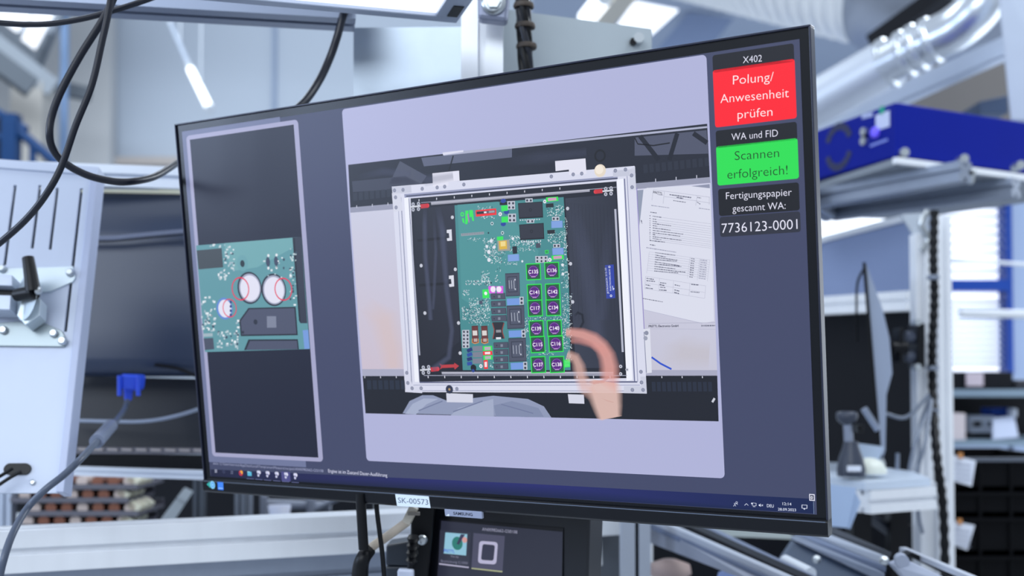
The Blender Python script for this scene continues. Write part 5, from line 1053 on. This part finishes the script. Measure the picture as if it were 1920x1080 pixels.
b = MB(); slab(b, [(724, 1022), (772, 1014), (774, 1062), (723, 1060)], 1.1, .04); b.build('box_body', mat('slate_box', '#1e2733', .4), tb, .002); b = MB(); slab(b, [(722, 1062), (776, 1062), (776, 1100), (724, 1100)], 1.1, .04); b.build('box_lower', mat('slate_box', '#1e2733'), tb, .002)
b = MB(); slab(b, [(770, 938), (816, 942), (800, 1110), (770, 1110)], 1.085, .05); tag(b.build('panel_holder', BLACK, bevel=.002), 'black upright holder at the left side of the small touch panel', 'holder')
pg = thing('ribbed_plug', 'black ribbed plug with a white end beside the small touch panel', 'plug', at(775, 1080, 1.05))
b = MB(); b.lathe(at(772, 1058, 1.06), (.06, 0, 1), [(.004, 0)] + [(r, h*.0035) for h in range(1, 9) for r in ((.0062, .0062) if h % 2 else (.0045, .0045))], 14); b.build('ribbed_boot', BLACK, pg)
b = MB(); b.cyl(at(769, 1072, 1.06), at(772, 1054, 1.06), .0034); b.build('lead', BLACK, pg)
b = MB(); slab(b, [(745, 1068), (775, 1069), (775, 1110), (744, 1110)], 1.05, .012); b.build('white_end', mat('white_plug', '#ccd3e6', .4), pg, .002)
p = at(792, 1012, 1.075); b = MB(); b.lathe(p, (0, -1, 0), [(.005, 0), (.005, .003), (.002, .004)], 14); tag(b.build('holder_screw', STEEL), 'shiny screw on the black holder by the touch panel', 'screw')

# small touch panel
tp = thing('touch_panel', 'small black touch panel below the large monitor showing two tiles', 'panel', at(950, 1190, 1.05))
ta = [at(812, 930, 1.105), at(1106, 958, 1.018), at(1098, 1205, 1.018), at(796, 1180, 1.105)]
cv2, pl2, n2 = plane_map(ta[0], ta[1], ta[3])
b = MB(); b.hexa(ta, [p - n2*.03 for p in ta]); b.build('housing', mat('touch_panel_black', '#12161f', .35), tp, .002)
f = Flat(cv2, lambda u, v, z: pl2(u, v, z + .0006)); ZP = zm(800, 950, 6.1935)
f.poly([(150, 132), (1590, 248), (1570, 1500), (60, 1400)], '#06070c', 0, ZP); f.poly([(174, 162), (1582, 292), (1562, 1500), (86, 1400)], '#2b2e3e', 1, ZP)
f.poly([(160, 270), (515, 300), (495, 712), (140, 668)], '#333646', 2, ZP); f.poly([(548, 305), (912, 340), (884, 760), (524, 722)], '#4b4c62', 2, ZP)
f.poly([(150, 655), (494, 698), (492, 712), (148, 670)], '#b5b3cc', 3, ZP); f.poly([(526, 708), (884, 746), (882, 762), (524, 722)], '#a8ad86', 3, ZP)
f.poly([(222, 298), (476, 318), (462, 566), (202, 542)], '#8fc0d6', 3, ZP); f.circ((360, 425), 78, '#2f7a72', 4, ZP, 0, 24, .95); f.poly([(352, 430), (402, 318), (450, 322), (380, 442)], '#3a3c58', 5, ZP); f.circ((446, 385), 34, '#d29a98', 6, ZP)
f.text('Verify', (280, 582), (376, 594), 20, '#8c8da2', 3, ZP); f.text('Bestückung C1000', (170, 640), (480, 668), 26, '#7f8098', 3, ZP); f.text('PRETTL', (204, 525), (330, 537), 34, '#4a6ad0', 5, ZP, .02)
f.text('AN00982662-GS0108', (648, 276), (1056, 312), 34, '#9c9db4', 3, ZP)
rr = [(616, 395), (832, 412), (812, 672), (598, 656)]
def round_quad(q, r):
    out = []
    for i in range(4):
        p = q[i]; a = q[i-1]; c = q[(i+1) % 4]
        la = math.dist(p, a); lc = math.dist(p, c); p0 = (p[0]+(a[0]-p[0])*r/la, p[1]+(a[1]-p[1])*r/la); p2 = (p[0]+(c[0]-p[0])*r/lc, p[1]+(c[1]-p[1])*r/lc)
        for k in range(5): t = k/4; out.append(((1-t)**2*p0[0]+2*t*(1-t)*p[0]+t*t*p2[0], (1-t)**2*p0[1]+2*t*(1-t)*p[1]+t*t*p2[1]))
    return out
f.poly(round_quad(rr, 42), '#b4b2ce', 3, ZP); f.poly(round_quad([(654, 432), (798, 446), (780, 628), (634, 616)], 26), '#34364a', 4, ZP)
f.build('touch_screen', tp)

# ------------------------------------------------------------------ lower right: conveyor rails and brackets
b = MB(); slab(b, [(1095, 968), (1168, 975), (1168, 1003), (1095, 1008)], 1.5, .1); tag(b.build('white_bracket', mat('bright_white_block', '#f1f3f4', .5), bevel=.002), 'off-white block right of the small touch panel', 'block')
b = MB(); slab(b, [(1100, 1012), (1128, 1012), (1130, 1062), (1098, 1042)], 1.52, .09); tag(b.build('striped_bracket', mat('bright_white_block', '#f1f3f4'), bevel=.002), 'white angled bracket below the off-white block', 'bracket')
b = MB(); slab(b, [(1085, 1000), (1170, 1004), (1170, 1300), (1085, 1300)], 1.6, .03); tag(b.build('grey_machine_panel', mat('dark_grey_panel', '#565b62', .5)), 'dark grey panel behind the white angled bracket', 'panel')
for x, wd, lab in ((1178, .0185, 'flat silver post left of the dark gap, under the monitor'), (1209, .0155, 'second flat silver post just right of the dark gap, under the monitor')):
    p = at(x, 1030, 1.45); b = MB(); h = lift(p, 930).z; b.box((p.x, p.y+.012, h/2), (wd, .024, h)); tag(b.build('square_post', mat('satin_aluminium', '#b9c0cc', .4, .3), bevel=.001), lab, 'post')
b = MB(); p = at(1194, 1030, 1.465); b.box((p.x, p.y + .01, p.z/2 + .05), (.012, .01, p.z + .1)); tag(b.build('gap_shade_strip', BLACKM), 'dark strip for the shaded gap between the two silver posts under the monitor', 'strip')  # black strip standing in for the shade in the gap
cvr = thing('conveyor_rail', 'pale slanting conveyor rail below the monitor bottom edge', 'rail', at(1300, 1060, 1.4))
def sloped(mb, pts, ds, th): return slab(mb, pts, ds, th)
b = MB(); slab(b, [(1190, 962), (1490, 1098), (1425, 1098), (1190, 1007)], [1.62, 1.2, 1.2, 1.62], .03); b.build('side_plate', mat('pale_rail_metal', '#a0a6b6', .4, .3), cvr, .001)
b = MB(); b.extr([(-.005, -.004), (.005, -.004), (.005, .004), (-.005, .004)], at(1196, 962, 1.6), at(1500, 1097, 1.17)); b.build('edge_profile', mat('pale_edge_metal', '#c6ccd8', .35, .3), cvr)
b = MB(); b.extr([(-.004, -.003), (.004, -.003), (.004, .003), (-.004, .003)], at(1190, 972, 1.6), at(1480, 1103, 1.18)); b.build('groove', mat('slate_groove', '#66738e', .4), cvr)
b = MB(); b.extr([(-.008, -.006), (.008, -.006), (.008, .006), (-.008, .006)], at(1240, 966, 1.62), at(1530, 1100, 1.2)); b.build('dark_belt', BLACK, cvr)
b = MB(); b.extr([(-.005, -.004), (.005, -.004), (.005, .004), (-.005, .004)], at(1290, 975, 1.66), at(1560, 1105, 1.25)); b.build('far_edge', mat('blue_grey_edge', '#8792aa', .35, .4), cvr)
for i, (x, y, d, s_, hx, lab) in enumerate(((1255, 1055, 1.55, .024, '#b9a29c', 'pinkish paper bag in the gap left of the pale conveyor rail'), (1375, 1072, 1.4, .016, '#9fb4e6', 'blue and white pouch on the conveyor rail at the bottom edge'))):
    b = MB(); p = at(x, y, d); b.lathe(p - Vector((0, 0, s_)), (0, 0, 1), [(s_*.7, 0), (s_*1.3, s_*.4), (s_*1.2, s_*.9), (s_*.4, s_*1.2)], 16); tag(b.build('small_pouch', mat('pouch_%d' % i, hx, .6)), lab, 'pouch')
b = MB(); slab(b, [(1225, 1000), (1720, 985), (1900, 1250), (1225, 1250)], 2.25, .02); tag(b.build('machine_well', BLACKM), 'black machine well under the conveyor rails', 'panel')
b = MB(); slab(b, [(1285, 985), (1480, 1000), (1500, 1012), (1330, 1004)], 1.75, .03); tag(b.build('pale_cover', mat('pale_green_cover', '#b7c0bd', .5)), 'pale cover plate right under the monitor bottom edge', 'cover')
for pts, lab in (([(1330, 1010), (1430, 1072)], 'left silver roller rod in the machine well'), ([(1360, 1012), (1396, 1040)], 'short silver roller rod in the machine well')):
    b = MB(); b.cyl(at(*pts[0], 1.65), at(*pts[1], 1.5), .009); tag(b.build('roller_rod', ALU), lab, 'rod')
lg = thing('linear_guide', 'silver slanting linear guide with a bolted end, lower right', 'rail', at(1600, 1060, 1.4))
GM = mat('grey_guide_metal', '#8b95a9', .35, .45)
b = MB(); slab(b, [(1512, 998), (1530, 992), (1668, 1046), (1662, 1062)], [1.55, 1.55, 1.3, 1.3], .03); b.build('guide_body', mat('pale_guide_metal', '#b4bccb', .35, .3), lg, .001)
b = MB(); slab(b, [(1500, 1006), (1512, 1000), (1662, 1063), (1660, 1074)], [1.54, 1.54, 1.29, 1.29], .03); b.build('guide_step', mat('slate_groove', '#66738e'), lg)
b = MB(); slab(b, [(1490, 1014), (1502, 1008), (1660, 1075), (1656, 1092)], [1.53, 1.53, 1.28, 1.28], .03); b.build('guide_step', GM, lg, .001)
b = MB(); slab(b, [(1440, 1090), (1490, 1016), (1655, 1092), (1620, 1160)], [1.5, 1.55, 1.3, 1.3], .02); b.build('guide_bed', mat('slate_blue_bed', '#43536b', .3, .4), lg, .001)
b = MB(); slab(b, [(1538, 992), (1556, 986), (1672, 1036), (1668, 1046)], [1.57, 1.57, 1.32, 1.32], .02); b.build('rack_strip', mat('dark_rack', '#2b303a', .5), lg)
for x, y, d in ((1657, 1053, 1.27), (1531, 1051, 1.4)): p = at(x, y, d); b = MB(); b.lathe(p, (0, -.6, .8), [(.0055, 0), (.0055, .004), (.003, .006)], 14); b.build('bolt', STEEL, lg)
for pts in (((1418, 1062), (1475, 1090)), ((1472, 1052), (1520, 1076))): b = MB(); b.cyl(at(*pts[0], 1.4), at(*pts[1], 1.34), .008); tag(b.build('guide_pin', mat('white_pin', '#dfe6f0', .3)), 'left white pin lying beside the slanting guide' if pts[0][0] < 1450 else 'right white pin lying beside the slanting guide', 'pin')
ge = thing('guide_end_block', 'pale end block with a round roller at the lower right', 'block', at(1720, 1080, 1.3))
PB = mat('pale_block', '#a9b1c4', .4)
b = MB(); slab(b, [(1678, 1062), (1706, 1052), (1800, 1096), (1760, 1150)], [1.28, 1.28, 1.22, 1.22], .03); b.build('block_body', PB, ge, .002)
p = at(1693, 1053, 1.275); b = MB(); b.cyl(p, p + Vector((.004, .02, 0)), .0075); b.build('roller', PB, ge, .001)
b = MB(); b.extr([(-.004, -.003), (.004, -.003), (.004, .003), (-.004, .003)], at(1692, 1030, 1.36), at(1830, 1088, 1.2)); b.build('edge_strip', mat('pale_edge_metal', '#c6ccd8'), ge)
b = MB(); slab(b, [(1700, 1040), (1712, 1036), (1840, 1092), (1810, 1096)], 1.31, .02); b.build('dark_channel', BLACK, ge)
b = MB(); b.cyl(at(1625, 966, 1.9), at(1676, 1002, 1.9), .009); tag(b.build('dark_rod', mat('dim_rod', '#3d424c', .4)), 'dim rod under the right desk', 'rod')
